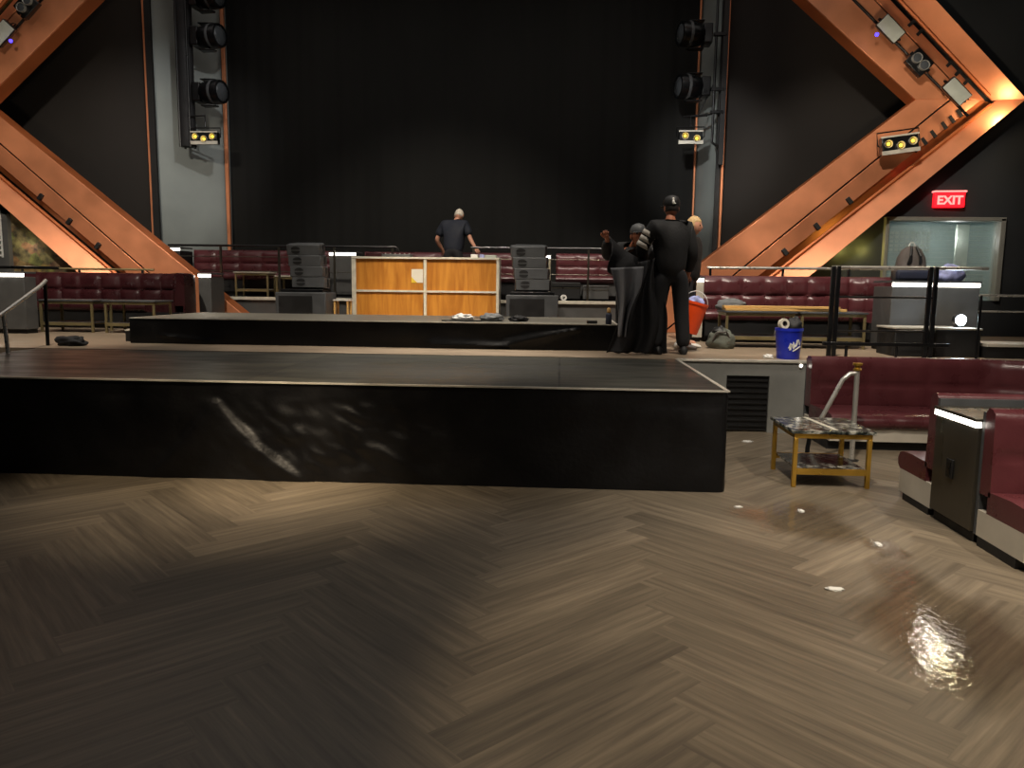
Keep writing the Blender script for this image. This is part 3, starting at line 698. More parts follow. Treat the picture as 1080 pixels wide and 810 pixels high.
# tier rail
def tier_rail(label, x0, x1, posts, endbend=None):
    t = thing('guard_rail', label, 'railing', ((x0+x1)/2, 13.68, Z2), group='black guard rails along the tier'); cx = (x0+x1)/2
    MB().tube([(x0-cx, 0, .915), (x1-cx, 0, .915)]+([(x1-cx+.05, 0, .88), (x1-cx+.06, 0, .82)] if endbend else []), .02, 8).build('top_rail', 'blackm', t)
    MB().cyl((x0-cx, 0, .72), (x1-cx, 0, .72), .007, 8).build('wire', 'steel', t); MB().cyl((x0-cx, 0, .46), (x1-cx, 0, .46), .007, 8).build('wire', 'steel', t)
    for p in posts: MB().box((p-cx, 0, .45), (.035, .035, .9)).build('post', 'steel', t)
tier_rail('black guard rail on the tier left of the wooden booth', -7.1, -2.95, (-6.13, -5.06, -4.05, -3.0), True)
tier_rail('black guard rail on the tier right of the wooden booth', -1.6, 1.9, (-1.55, -.55, .47, 1.5))
# rail behind the left banquette
t = thing('guard_rail', 'black guard rail behind the brown left banquette', 'railing', (-8.5, 12.6, Z1))
MB().tube([(-2.5, 0, .965), (.05, 0, .955)], .025, 8).build('top_rail', 'blackm', t); MB().tube([(.05, 0, .945), (1.7, 0, .94)], .018, 8).build('brass_rail', 'palegold', t)
for x in (-1.8, -.6, .4, 1.5): MB().cyl((x, 0, 0), (x, 0, .93), .02).build('post', 'blackm', t)
# rail behind the right banquette
t = thing('guard_rail', 'chrome topped rail running behind the right tufted banquette', 'railing', (3.2, 11.65, Z1))
MB().tube([(-1.05, 0, 1.045), (1.75, 0, 1.05)], .02, 8).build('top_rail', 'chrome', t)
for x in (-1.0, .05, 1.0, 1.7): MB().cyl((x, 0, 0), (x, 0, 1.04), .018).build('post', 'blackm', t)
# front right black railing
t = thing('black_railing', 'black railing with paired posts in front of the long lit counter', 'railing', (3.5, 8.7, Z1))
for x in (-.53, -.475, .50, .56): MB().b2((x-.022, -.018, 0), (x+.022, .018, 1.0)).build('post', 'blackm', t, bevel=.004)
MB().tube([(-.55, 0, .985), (1.1, 0, .985)], .018, 8).build('top_rail', 'chrome', t)
MB().tube([(-.5, 0, .665), (.55, 0, .665)], .012, 8).build('mid_rail', 'blackm', t)
MB().tube([(-.5, 0, .29), (.6, 0, .30)], .012, 8).build('mid_rail', 'blackm', t)
MB().b2((-.6, -.02, .13), (.75, .02, .17)).build('bottom_rail', 'blackm', t, bevel=.004)
for x in (-.34, .2): MB().cyl((x, 0, 0), (x, 0, .13), .016).build('foot', 'blackm', t)
t = thing('black_railing', 'slim grey railing at right edge beyond the dazzling lamp', 'railing', (5.2, 8.6, Z1))
MB().tube([(-.72, 0, .70), (1.2, 0, .70)], .012, 8).build('top_rail', 'chrome', t); MB().tube([(-.72, 0, .53), (1.2, 0, .53)], .009, 8).build('mid_rail', 'chrome', t)
for x in (-.7, .3, 1.2): MB().cyl((x, 0, 0), (x, 0, .70), .014).build('post', 'blackm', t)
t = thing('low_ledge', 'cream topped low ledge at right edge behind the curved banquette', 'ledge', (5.2, 9.0, Z1))
MB().b2((-.44, -.1, 0), (2.2, .4, .13)).build('body', 'black', t); MB().b2((-.44, -.12, .13), (2.2, .42, .16)).build('ledge_top', 'cream', t)

# ------------------------------------------------------------------ wooden booth with gear
t = thing('wooden_booth', 'plywood backed booth in a white frame behind the riser', 'booth', (-2.33, 13.2, Z1))
W2 = 1.275; HT = 1.215
MB().b2((-W2+.03, .02, .02), (-.03, .04, HT-.03)).b2((.0, .02, .02), (W2-.03, .04, HT-.03)).b2((-.04, .02, .02), (.0, .04, HT-.03)).build('panel', 'ply', t)
for x in (-W2+.035, 0.0, W2-.025): MB().b2((x-.035 if x < 0 else x-.025, -.02, 0), (x+.035 if x < 0 else x+.025, .03, HT-.02)).build('upright', 'offwhite', t, bevel=.003)
MB().b2((-W2+.05, -.01, .615), (W2-.04, .028, .65)).build('cross_rail', 'offwhite', t); MB().b2((-W2, -.03, HT-.035), (W2, .36, HT)).build('top', 'offwhite', t, bevel=.003)
MB().b2((-W2, .04, 0), (-W2+.03, .36, HT-.035)).build('side', 'offwhite', t); MB().b2((W2-.03, .04, 0), (W2, .36, HT-.035)).build('side', 'offwhite', t)
tag(place(MB().b2((-.1, -.004, .07), (.1, 0, .30)).build('paper_notice', 'paper'), (-2.47, 13.214, 1.47)), 'pale notice sheet fixed to the plywood panel', 'notice')
n_ = [o for o in bpy.data.objects if o.name.startswith('paper_notice')][0]
MB().add([(-.1, -.005, .07), (.0, -.005, .07), (-.1, -.005, .17)], [(0, 1, 2)]).build('yellow_corner', 'yellow', n_)
zb = Z1+HT
def gear(name, label, cat, x, y, dims, m, knobs=0):
    t = thing(name, label, cat, (x, y, zb))
    MB().b2((-dims[0]/2, -dims[1]/2, 0), (dims[0]/2, dims[1]/2, dims[2])).build('case', m, t, bevel=.008)
    if knobs:
        for k in range(knobs): MB().lathe([(.014, 0), (.012, .022), (0, .022)], (-dims[0]/2+dims[0]*(k+.5)/knobs, 0, dims[2]), 10).build('knob', 'chrome', t)
gear('audio_mixer', 'dark mixer with knobs on the booth left of the man', 'mixer', -2.85, 13.4, (.5, .26, .05), 'darkgrey', 6)
gear('red_case', 'dark red case on left part of the wooden booth', 'case', -3.25, 13.4, (.28, .2, .07), 'leather_dark', 0)
gear('white_box', 'white box on the booth just right of the man', 'box', -1.5, 13.4, (.12, .14, .06), 'white')
gear('grey_box', 'pale grey box on right end of the wooden booth', 'box', -1.22, 13.4, (.2, .16, .05), 'glassy')
gear('blue_box', 'small blue patterned box between the white and grey boxes', 'box', -1.37, 13.38, (.08, .1, .06), 'bluewhite')
t = thing('small_stool', 'pale little stool left of the wooden booth', 'stool', (-3.66, 12.8, Z1))
MB().b2((-.14, -.12, .46), (.14, .12, .485)).build('seat', 'white', t, bevel=.005)
for x in (-.11, .11):
    for y in (-.09, .09): MB().box((x, y, .23), (.03, .03, .46)).build('leg', 'pine', t)
# cases on the tier at right
t = thing('flight_case', 'black flight case on the tier right of the right speaker', 'case', (.08, 14.0, Z2)); MB().b2((-.27, -.15, .03), (.27, .15, .33)).build('body', 'black', t, bevel=.012); MB().b2((-.275, -.155, .22), (.275, .155, .235)).build('seam', 'steel', t)
for x in (-.2, .2): MB().ball((x, -.1, .016), (.016, .012, .016), 8, 6).build('caster', 'blackm', t)
t = thing('flight_case', 'grey flight case on the tier beside the man with the cloth', 'case', (.62, 14.0, Z2)); MB().b2((-.23, -.15, .03), (.23, .15, .28)).build('body', 'grey', t, bevel=.012); MB().b2((-.235, -.155, .19), (.235, .155, .205)).build('seam', 'steel', t)
for x in (-.16, .16): MB().ball((x, -.1, .016), (.016, .012, .016), 8, 6).build('caster', 'blackm', t)
t = thing('tape_roll', 'white tape roll standing on the tier edge by the flight cases', 'tape', (.05, 13.74, Z2+.056))
MB().lathe([(.025, -.022), (.054, -.022), (.056, 0), (.054, .022), (.025, .022), (.025, -.022)], rot=(R(90), 0, R(15))).build('roll', 'white', t)

# ------------------------------------------------------------------ line array speakers on subs
def speaker_stack(label, x, flip):
    t = thing('speaker_stack', label, 'speaker', (x, 12.7, Z1))
    MB().b2((-.42, -.3, .03), (.42, .3, .60)).build('subwoofer', 'darkgrey', t, bevel=.015)
    MB().b2((-.36, -.308, .09), (.2, -.3, .54)).build('sub_grille', 'black', t)
    for xx in (-.35, .35):
        for yy in (-.24, .24): MB().cyl((xx, yy, 0), (xx, yy, .03), .03, 10).build('rubber_foot', 'black', t)
    MB().b2((-.36, -.22, .60), (.36, .22, .65)).build('base_frame', 'blackm', t, bevel=.01)
    for k in range(4):
        tilt = R(-4+k*4.); z = .65+.02+k*.187+.08; xo = .10 if not flip else .0
        lean = -.05*k
        m_ = Euler((tilt, 0, 0)).to_matrix()
        e = MB(); pts = [(-.27, -.2), (.27, -.2), (.3, .02), (.22, .2), (-.22, .2), (-.3, .02)]
        e.loft([[m_ @ Vector((px*s_, py, zz))+Vector((xo+lean*.5, -.02*k*0, z)) for px, py in pts] for zz, s_ in ((-.088, 1.), (.088, 1.))])
        el = e.build('array_element', 'darkgrey', t, bevel=.01)
        g = MB()
        for sx in (-1,):
            for i in range(2):
                zc = -.014+.028*i
                g.loft([[m_ @ Vector((-.12+.075*math.cos(a)*s2, yy, zc+(.045*math.sin(a) if (math.sin(a) > 0) == (i == 1) else .002*math.sin(a))*s2))+Vector((xo+lean*.5, 0, z)) for a in [2*PI*q/16 for q in range(16)]] for yy, s2 in ((-.206, 1), (-.19, .8))])
        g.build('horn_slot', 'black', el)
        MB().box(m_ @ Vector((.285, .0, 0))+Vector((xo+lean*.5, 0, z)), (.02, .14, .12)).build('rigging_plate', 'blackm', el)
    return t
speaker_stack('grey line array speaker stack left of the wooden booth', -4.25, False)
o = speaker_stack('grey line array speaker stack right of the wooden booth', -.46, True)

# ------------------------------------------------------------------ lighting fixtures
def moving_head(label, loc, ry, sg=1, grp='moving head lamps on the side trusses'):
    t = thing('moving_head_lamp', label, 'stage light', loc, 0, grp); t.rotation_euler = (0, 0, ry)
    MB().b2((-.06, -.16, -.17), (.10, .16, .17)).build('base', 'blackm', t, bevel=.02)
    for z in (-1, 1):
        MB().loft([[(x, y, zz) for x, y in ((.08, -.1), (.36, -.07), (.40, 0), (.36, .07), (.08, .1))] for zz in (z*.228, z*.25)]).build('yoke_arm', 'blackm', t, bevel=.01)
    rt = (0, R(90), R(-15)*sg)
    hd = MB().lathe([(0, -.17), (.12, -.17), (.19, -.10), (.215, .04), (.22, .24), (.21, .29), (.175, .295), (.175, .27), (0, .27)], (.24, -.04*sg, 0), 26, rot=rt).build('head', 'blackm', t)
    MB().lathe([(0, .274), (.172, .274), (.16, .285), (0, .31)], (.24, -.04*sg, 0), 26, rot=rt).build('lens', 'lens', hd)
    MB().lathe([(.219, .10), (.224, .105), (.224, .15), (.219, .155), (.219, .10)], (.24, -.04*sg, 0), 26, rot=rt).build('ring', 'darkgrey', hd)
    return t
hx = -6.96
moving_head('topmost moving head lamp on the left truss, cut by frame', (hx, 14.8, 6.78), 0)
moving_head('upper full moving head lamp on the left truss', (hx, 14.8, 6.08), 0)
moving_head('lower moving head lamp on the left truss', (hx, 14.8, 5.07), 0)
moving_head('upper moving head lamp on the right truss', (2.56, 14.75, 6.03), PI, -1)
moving_head('lower moving head lamp on the right truss', (2.56, 14.75, 5.12), PI, -1)
t = thing('hanging_truss', 'thick black wrapped truss hanging before the left pillar', 'truss', (-7.2, 14.8, 4.08))
MB().loft([[( .16*math.cos(a)*(1+.06*noise.noise((z, a, 3))), .13*math.sin(a), z) for a in [2*PI*q/14 for q in range(14)]] for z in [k*.18 for k in range(22)]]).build('wrap', 'blackcloth', t)
for x, y in ((-.1, -.1), (.1, -.1), (-.1, .1), (.1, .1)): MB().cyl((x, y, -.02), (x, y, 3.9), .022, 8).build('pipe', 'blackm', t)
t = thing('hanging_truss', 'slim black pipe truss hanging before the right pillar', 'truss', (2.72, 14.7, 4.1))
MB().tube([(-.02, 0, 3.9), (-.02, 0, .15), (-.02, 0, .05), (.05, 0, 0), (.12, 0, 0)], .024, 8).build('pipe', 'blackm', t)
MB().b2((.10, -.03, -.35), (.19, .03, 3.9)).build('cable_loom', 'black', t)
for z in (.55, .95, 1.9, 2.7): MB().b2((-.07, -.04, z), (.16, .04, z+.06)).build('clamp', 'blackm', t, bevel=.008)
MB().tube([(-.02, 0, .55), (-.55, 0, .50)], .016, 8).build('arm', 'blackm', t); MB().tube([(-.02, 0, 1.1), (-.3, 0, .52)], .01, 8).build('brace', 'blackm', t)
def blinder(label, loc, rot=(0, 0, 0), n=3, w=.5, h=.22, warm='amber', arm=None):
    t = thing('led_blinder', label, 'stage light', loc); t.rotation_euler = rot
    MB().b2((-w/2, -.02, -h/2), (w/2, .12, h/2)).build('body', 'blackm', t, bevel=.012)
    MB().b2((-w/2-.012, -.03, -h/2-.012), (w/2+.012, -.018, -h/2+.05)).build('rim', 'alu', t); MB().b2((-w/2-.012, -.03, h/2-.015), (w/2+.012, -.018, h/2+.01)).build('rim', 'alu', t)
    for k in range(n):
        c = (-w/2+w*(k+.5)/n, -.02, .02*(1 if k % 2 == 0 else -1.2))
        l = MB().lathe([(0, 0), (.04, 0), (.058, .03), (.062, .03), (.062, .0), (.04, -.02), (0, -.02)], c, 18, rot=(R(90), 0, 0)).build('lamp_cup', 'chrome', t)
        MB().lathe([(0, .004), (.03, .004), (.024, .022), (0, .028)], c, 14, rot=(R(90), 0, 0)).build('bulb', warm, l)
    MB().tube([(-w/2-.01, .05, 0), (-w/2-.04, .05, .02), (-w/2-.04, .05, h/2+.08), (w/2+.04, .05, h/2+.08), (w/2+.04, .05, .02), (w/2+.01, .05, 0)], .012, 6).build('yoke', 'blackm', t)
    if arm: MB().tube(arm, .016, 8).build('arm', 'blackm', t)
    return t
blinder('amber three lamp blinder under the left truss', (-6.80, 14.65, 4.22), arm=[(0, .05, .2), (.0, .05, .42), (-.4, .05, .40)])
blinder('amber two lamp blinder under the right truss', (2.3, 14.6, 4.22), n=2, w=.42, arm=[(0, .06, .18), (.0, .08, .38), (.3, .1, .40)])
blinder('amber three lamp blinder on the lower right copper beam', (5.19, 12.62, 3.75), (0, R(-8), 0), w=.55, h=.26, arm=[(0, .1, 0), (0, .36, 0)])
def flood(label, loc, ang):
    t = thing('flood_light', label, 'stage light', loc, group='white faced flood lights on the copper beams'); t.rotation_euler = (R(18), ang, 0)
    MB().b2((-.2, 0, -.115), (.2, .12, .115)).build('body', 'blackm', t, bevel=.012)
    MB().b2((-.19, -.012, -.10), (.19, .0, .10)).build('face', 'glassy', t, bevel=.004)
    MB().tube([(-.21, .06, 0), (-.23, .10, 0), (-.23, .21, 0), (.23, .21, 0), (.23, .10, 0), (.21, .06, 0)], .012, 6).build('yoke', 'blackm', t)
    return t
a_ = R(44)
flood('upper white faced flood light on the upper right copper beam', (4.93, 12.62, 5.45), a_)
flood('lower white faced flood light near the right copper elbow', (5.98, 12.62, 4.53), a_)
flood('white faced flood light at the top left corner', (-9.2, 12.62, 5.5), -a_)
def twin(label, loc, ang):
    t = thing('twin_lamp', label, 'stage light', loc, group='twin lamp fixtures'); t.rotation_euler = (0, ang, 0)
    MB().b2((-.17, .0, -.14), (.17, .1, .14)).build('frame', 'blackm', t, bevel=.012)
    for x in (-.078, .078):
        l = MB().lathe([(0, 0), (.05, .0), (.07, .04), (.075, .04), (.075, -.02), (0, -.02)], (x, -.01, 0), 18, rot=(R(90), 0, 0)).build('lamp_cup', 'chrome', t)
        MB().lathe([(0, .002), (.062, .03), (0, .045)], (x, -.01, 0), 18, rot=(R(90), 0, 0)).build('lens', 'lens', l)
    MB().b2((-.2, .0, -.03), (-.17, .05, .03)).build('bracket', 'blackm', t); MB().b2((.17, .0, -.03), (.2, .05, .03)).build('bracket', 'blackm', t)
    return t
twin('twin lamp fixture between the two flood lights at right', (5.41, 12.65, 4.97), a_)
twin('twin lamp fixture in the top left corner', (-8.78, 12.65, 5.95), -a_)
t = thing('lighting_pipe', 'black pipe carrying fixtures along the upper right copper beam', 'pipe', (4.4, 12.88, 6.0))
MB().tube([(0, 0, 0), (1.9, 0, -1.78)], .022, 8).build('pipe', 'blackm', t)
for k in (.25, .5, .62, .8): MB().box((1.9*k, -.02, -1.78*k), (.06, .09, .06), (0, a_, 0)).build('clamp', 'blackm', t)
t = thing('lighting_pipe', 'black pipe carrying fixtures along the upper left copper beam', 'pipe', (-8.76, 12.88, 6.0))
MB().tube([(.2, 0, .19), (-1.9, 0, -1.78)], .022, 8).build('pipe', 'blackm', t)
for k in (.1, .3, .5): MB().box((-1.9*k, -.02, -1.78*k), (.06, .09, .06), (0, -a_, 0)).build('clamp', 'blackm', t)
tag(place(MB().lathe([(0, 0), (.03, 0), (.025, .02), (0, .025)], rot=(R(90), 0, 0)).build('pilot_lamp', 'violet'), (4.72, 12.6, 5.36)), 'tiny violet pilot lamp left of the upper flood light', 'lamp')
tag(place(MB().lathe([(0, 0), (.03, 0), (.025, .02), (0, .025)], rot=(R(90), 0, 0)).build('pilot_lamp', 'violet'), (-9.03, 12.6, 5.37)), 'tiny violet pilot lamp in the top left corner', 'lamp')

# exit sign
def text_mesh(name, txt, size, m, parent, loc, rot, ext=.004):
    cu = bpy.data.curves.new(name, 'FONT'); cu.body = txt; cu.size = size; cu.extrude = ext; cu.align_x = 'CENTER'; cu.align_y = 'CENTER'; cu.offset = .006
    tmp = bpy.data.objects.new('tmp_text', cu); COL.objects.link(tmp)
    bpy.context.view_layer.update()
    me = bpy.data.meshes.new_from_object(tmp.evaluated_get(bpy.context.evaluated_depsgraph_get()))
    bpy.data.objects.remove(tmp); bpy.data.curves.remove(cu)
    me.materials.clear(); me.materials.append(M[m]); o = bpy.data.objects.new(name, me); COL.objects.link(o); o.parent = parent; o.location = loc; o.rotation_euler = rot
    return o
t = thing('exit_sign', 'glowing red EXIT sign high on the right wall', 'sign', (6.27, 13.18, 2.98)); t.rotation_euler = (0, 0, R(-6))
MB().b2((-.23, .0, -.125), (.23, .1, .125)).build('housing', 'exitred', t, bevel=.01)
MB().b2((-.25, -.01, .115), (.25, .12, .14)).build('canopy', 'exitwhite', t, bevel=.005)
text_mesh('letters', 'EXIT', .19, 'exitwhite', t, (.0, -.008, -.02), (R(90), 0, 0))

# ------------------------------------------------------------------ people
def skin_chain(verts, edges, radii, root=0, levels=2):
    me = bpy.data.meshes.new('tmp'); me.from_pydata([tuple(v) for v in verts], edges, []); me.update()
    o = bpy.data.objects.new('tmp_skin', me); COL.objects.link(o)
    sk = o.modifiers.new('Skin', 'SKIN'); sk.use_smooth_shade = True
    for i, s_ in enumerate(me.skin_vertices[0].data):
        q = radii[i]; s_.radius = q if isinstance(q, tuple) else (q, q); s_.use_root = (i == root)
    ss = o.modifiers.new('Sub', 'SUBSURF'); ss.levels = levels; ss.render_levels = levels
    bpy.context.view_layer.update()
    ev = o.evaluated_get(bpy.context.evaluated_depsgraph_get()); m2 = ev.to_mesh()
    vs = [v.co.copy() for v in m2.vertices]; fs = [tuple(p.vertices) for p in m2.polygons]
    ev.to_mesh_clear(); bpy.data.objects.remove(o); bpy.data.meshes.remove(me)
    return vs, fs
def person(label, loc, rz, J, skinm='skin', top='jacket', pants='denim', sleeve='long', hairm='hair', cap=None, bald=False, shoe='black', headrot=(0, 0, 0), curl=1.):
    """J: joints (local, facing +Y): pelvis chest neck head, shoulder/elbow/wrist/hip/knee/ankle/toe each (left, right)."""
    t = thing('person', label, 'person', loc, rz); J = {k: [Vector(q) for q in v_] if isinstance(v_[0], (tuple, list)) else Vector(v_) for k, v_ in J.items()}
    names = ['pelvis', 'waist', 'chest', 'neck', 'head0']; V = [J['pelvis'], J['pelvis'].lerp(J['chest'], .45), J['chest'], J['neck'], J['neck'].lerp(J['head'], .55)]
    E_ = [(0, 1), (1, 2), (2, 3), (3, 4)]; Rd = [(.12, .09), (.11, .08), (.11, .07), .056, .056]
    arms = []; legs = []
    for s_ in (0, 1):
        i0 = len(V); w = J['wrist'][s_]; fd = (w-J['elbow'][s_]).normalized(); fd = Vector(J['hand'][s_]).normalized() if 'hand' in J and J['hand'][s_].length > 0 else fd; palm = w+fd*.075
        V += [J['shoulder'][s_], J['elbow'][s_], w, palm]; Rd += [.048, .043, .030, (.04, .022)]; E_ += [(2, i0), (i0, i0+1), (i0+1, i0+2), (i0+2, i0+3)]
        arms.append((i0, fd, palm))
    for s_ in (0, 1):
        i0 = len(V); V += [J['hip'][s_], J['knee'][s_], J['ankle'][s_], J['toe'][s_]]; Rd += [.085, .058, .042, (.04, .03)]; E_ += [(0, i0), (i0, i0+1), (i0+1, i0+2), (i0+2, i0+3)]
        legs.append(i0)
    vs, fs = skin_chain(V, E_, Rd)
    body = MB().add(vs, fs)
    for s_, (i0, fd, palm) in enumerate(arms):
        sd = -1 if s_ == 0 else 1
        lat = fd.cross(Vector((0, 1, 0))) if abs(fd.y) < .8 else fd.cross(Vector((0, 0, 1))); lat.normalize(); nrm = lat.cross(fd).normalized()
        for k in range(4):
            ln = (.07, .08, .075, .058)[k]; o_ = palm+lat*(.027-.018*k)+fd*.01
            if curl > 1.5: c1 = o_+fd*ln*.45+nrm*ln*.1; c2 = c1+nrm*ln*.42+fd*ln*.05; c3 = c2-fd*ln*.32+nrm*ln*.02
            else:
             c1 = o_+fd*ln*.5+nrm*ln*.12*curl; c2 = c1+fd*ln*.32+nrm*ln*.25*curl; c3 = c2+fd*ln*.12+nrm*ln*.28*curl
            a_v, a_f = skin_chain([o_-fd*.02, o_+fd*ln*.1, c1, c2, c3], [(0, 1), (1, 2), (2, 3), (3, 4)], [.009, .0095, .0088, .008, .007], levels=1); body.add(a_v, a_f)
        o_ = palm-fd*.035+lat*.035*sd*(1)
        a_v, a_f = skin_chain([palm-fd*.045, o_, o_+fd*.035+lat*.022*sd+nrm*.01, o_+fd*.062+lat*.022*sd+nrm*.022], [(0, 1), (1, 2), (2, 3)], [.012, .012, .0105, .0085], levels=1); body.add(a_v, a_f)
    hm = Euler(headrot).to_matrix(); hc = J['head']
    def hf(p):
        q = p.copy(); y, z = p.y, p.z
        if z < 0: q.x *= 1-.28*(-z); q.y *= 1-.12*(-z)
        if y > 0:
            q.y += .20*math.exp(-((p.x/.16)**2+((z+.12)/.22)**2)) - .07*(math.exp(-(((p.x-.38)/.2)**2+((z-.10)/.14)**2))+math.exp(-(((p.x+.38)/.2)**2+((z-.10)/.14)**2)))
            q.y += .07*math.exp(-((p.x/.3)**2+((z+.8)/.2)**2)) - .05*math.exp(-((p.x/.3)**2+((z+.45)/.07)**2))
        return q
    hb = MB().ball((0, 0, 0), (.078, .097, .118), 32, 24, fn=hf)
    for s_ in (-1, 1): hb.ball((s_*.079, -.006, -.012), (.011, .022, .034), 10, 8)
    body.add([hm @ v_+hc for v_ in hb.v], hb.f)
    bd = body.build('body', skinm, t, ang=180)
    fc = MB()
    for s_ in (-1, 1): fc.ball(hm @ Vector((s_*.03, .083, .012))+hc, (.011, .009, .008), 10, 8)
    fc.build('eyes', 'eye', bd)
    fm = MB(); fm.ball(hm @ Vector((0, .088, -.053))+hc, (.024, .008, .007), 10, 8); fm.build('mouth', 'lip', bd)
    # hair shell
    hr = MB()
    def hairf(p):
        q = p.copy(); lim = -.05 if p.y > .15 else -.45
        if bald: pass
        if p.z < lim or (p.y > .35 and p.z < .38): q = q*.82
        return q
    h_ = MB().ball((0, 0, 0), (.083, .101, .123), 28, 20, fn=hairf)
    hr.add([hm @ v_+hc for v_ in h_.v], h_.f); hr.build('hair', hairm, bd, ang=180)
    if cap:
        cb = MB(); c_ = MB().lathe([(.092, 0), (.096, .02), (.092, .06), (.07, .098), (.03, .115), (0, .118)], (0, 0, .02), 26)
        c_.v = [Vector((v_.x*.95, v_.y*1.1, v_.z)) for v_ in c_.v]
        cb.add([hm @ v_+hc for v_ in c_.v], c_.f)
        br = MB().loft([[(.085*math.cos(a), .10+.0*q+(.085*q)*math.sin(a)*1.0, .025-.012*q) for a in [PI*k/10 for k in range(11)]] for q in (0, 1)], caps=False, closed=False)
        cp = cb.build('cap', cap, t); b3 = MB().add([hm @ v_+hc for v_ in br.v], br.f).build('cap_brim', cap, cp, solid=.005)
    # clothes
    sh = [J['pelvis']+Vector((0, 0, -.13)), J['pelvis'].lerp(J['chest'], .45), J['chest'], J['chest'].lerp(J['neck'], .68), J['chest'].lerp(J['neck'], .95)]
    V2 = list(sh); E2 = [(0, 1), (1, 2), (2, 3), (3, 4)]; R2 = [(.205, .165), (.20, .16), (.22, .155), (.125, .115), (.075, .075)]
    for s_ in (0, 1):
        i0 = len(V2); e_ = J['elbow'][s_]; w = J['wrist'][s_]
        if sleeve == 'long':
            V2 += [J['shoulder'][s_], e_, e_.lerp(w, .95)]; R2 += [.098, .078, .055]; E2 += [(2, i0), (i0, i0+1), (i0+1, i0+2)]
        else:
            V2 += [J['shoulder'][s_], J['shoulder'][s_].lerp(e_, .8)]; R2 += [.098, .082]; E2 += [(2, i0), (i0, i0+1)]
    a_v, a_f = skin_chain(V2, E2, R2); shirt = MB().add(a_v, a_f).build('shirt', top, t, ang=180)
    V2 = [J['pelvis']+Vector((0, 0, .12)), J['pelvis']]; E2 = [(0, 1)]; R2 = [(.185, .15), (.20, .16)]
    for s_ in (0, 1):
        i0 = len(V2); V2 += [J['hip'][s_], J['knee'][s_], J['ankle'][s_]+Vector((0, 0, -.02))]; R2 += [.115, .09, .08]; E2 += [(1, i0), (i0, i0+1), (i0+1, i0+2)]
    a_v, a_f = skin_chain(V2, E2, R2, root=1); MB().add(a_v, a_f).build('trousers', pants, t, ang=180)
    for s_ in (0, 1):
        an, to = J['ankle'][s_], J['toe'][s_]; dd = (to-an); dd.z = 0; dd.normalize(); px = Vector((-dd.y, dd.x, 0))
        base = Vector((an.x, an.y, an.z-.085)); s2 = MB(); rings = []
        for q, hw, ht in ((-.085, .03, .06), (-.06, .042, .095), (.0, .044, .11), (.06, .046, .075), (.13, .05, .055), (.175, .038, .04), (.195, .018, .025)):
            c = base+dd*q; rings.append([c+px*(hw*math.cos(a))+Vector((0, 0, max(0, ht*.5+ht*.5*math.sin(a)))) for a in [2*PI*k/12 for k in range(12)]])
        s2.loft(rings).build('shoe', shoe, t, ang=60)
    return t, J
# man with the black cloth (seen from behind)
J = dict(pelvis=(0, 0, .93), chest=(-.02, .03, 1.32), neck=(-.02, .04, 1.49), head=(0, .07, 1.62), shoulder=[(-.215, .03, 1.40), (.18, .03, 1.40)], elbow=[(-.33, .10, 1.16), (.245, -.0, 1.13)],
         wrist=[(-.20, .30, 1.05), (.24, .10, .90)], hip=[(-.10, 0, .90), (.10, 0, .90)], knee=[(-.13, .04, .50), (.14, .02, .50)], ankle=[(-.15, 0, .085), (.17, -.02, .085)], toe=[(-.19, .13, .04), (.21, .11, .04)])
t, JJ = person('person in black cap and striped sleeve seen from behind holding black cloth', (1.22, 8.72, Z1), R(14), J, 'skin2', 'jacket', 'denim', 'long', 'hair3', 'black', shoe='black')
sl = MB()
for k in (.30, .55, .80):
    p = JJ['shoulder'][0].lerp(JJ['elbow'][0], k); dd = (JJ['elbow'][0]-JJ['shoulder'][0]).normalized(); a = dd.cross(Vector((0, 1, 0))).normalized(); b_ = dd.cross(a)
    rr = .086-.016*k
    sl.loft([[p+dd*o_+(a*math.cos(q)+b_*math.sin(q))*rr for q in [2*PI*m_/18 for m_ in range(18)]] for o_ in (-.026, .026)], caps=False)
sl.build('sleeve_stripes', 'stripe', [c for c in t.children if c.name.startswith('shirt')][0], solid=.004)
lg = MB(); lg.ball((-.02, -.034, 1.672), (.016, .01, .026), 10, 8).ball((-.02, -.026, 1.705), (.012, .01, .016), 10, 8).ball((-.006, -.036, 1.658), (.014, .008, .010), 10, 8)
lg.build('cap_emblem', 'white', [c for c in t.children if c.name.startswith('cap')][0])
# man behind the wooden booth
J = dict(pelvis=(0, 0, .88), chest=(0, .10, 1.25), neck=(.02, .20, 1.42), head=(.05, .27, 1.52), shoulder=[(-.20, .12, 1.33), (.20, .12, 1.33)], elbow=[(-.33, .10, 1.07), (.30, .06, 1.08)],
         wrist=[(-.25, .26, .88), (.40, -.06, .945)], hip=[(-.09, 0, .86), (.09, 0, .86)], knee=[(-.1, .03, .48), (.1, .03, .48)], ankle=[(-.11, 0, .085), (.11, 0, .085)], toe=[(-.13, .13, .04), (.13, .13, .04)])
person('person in navy polo with white hair behind the wooden booth', (-1.95, 13.95, Z2), R(-4), J, 'skin', 'navy', 'denim', 'short', 'hair', None, bald=True, headrot=(R(-28), 0, R(-8)))
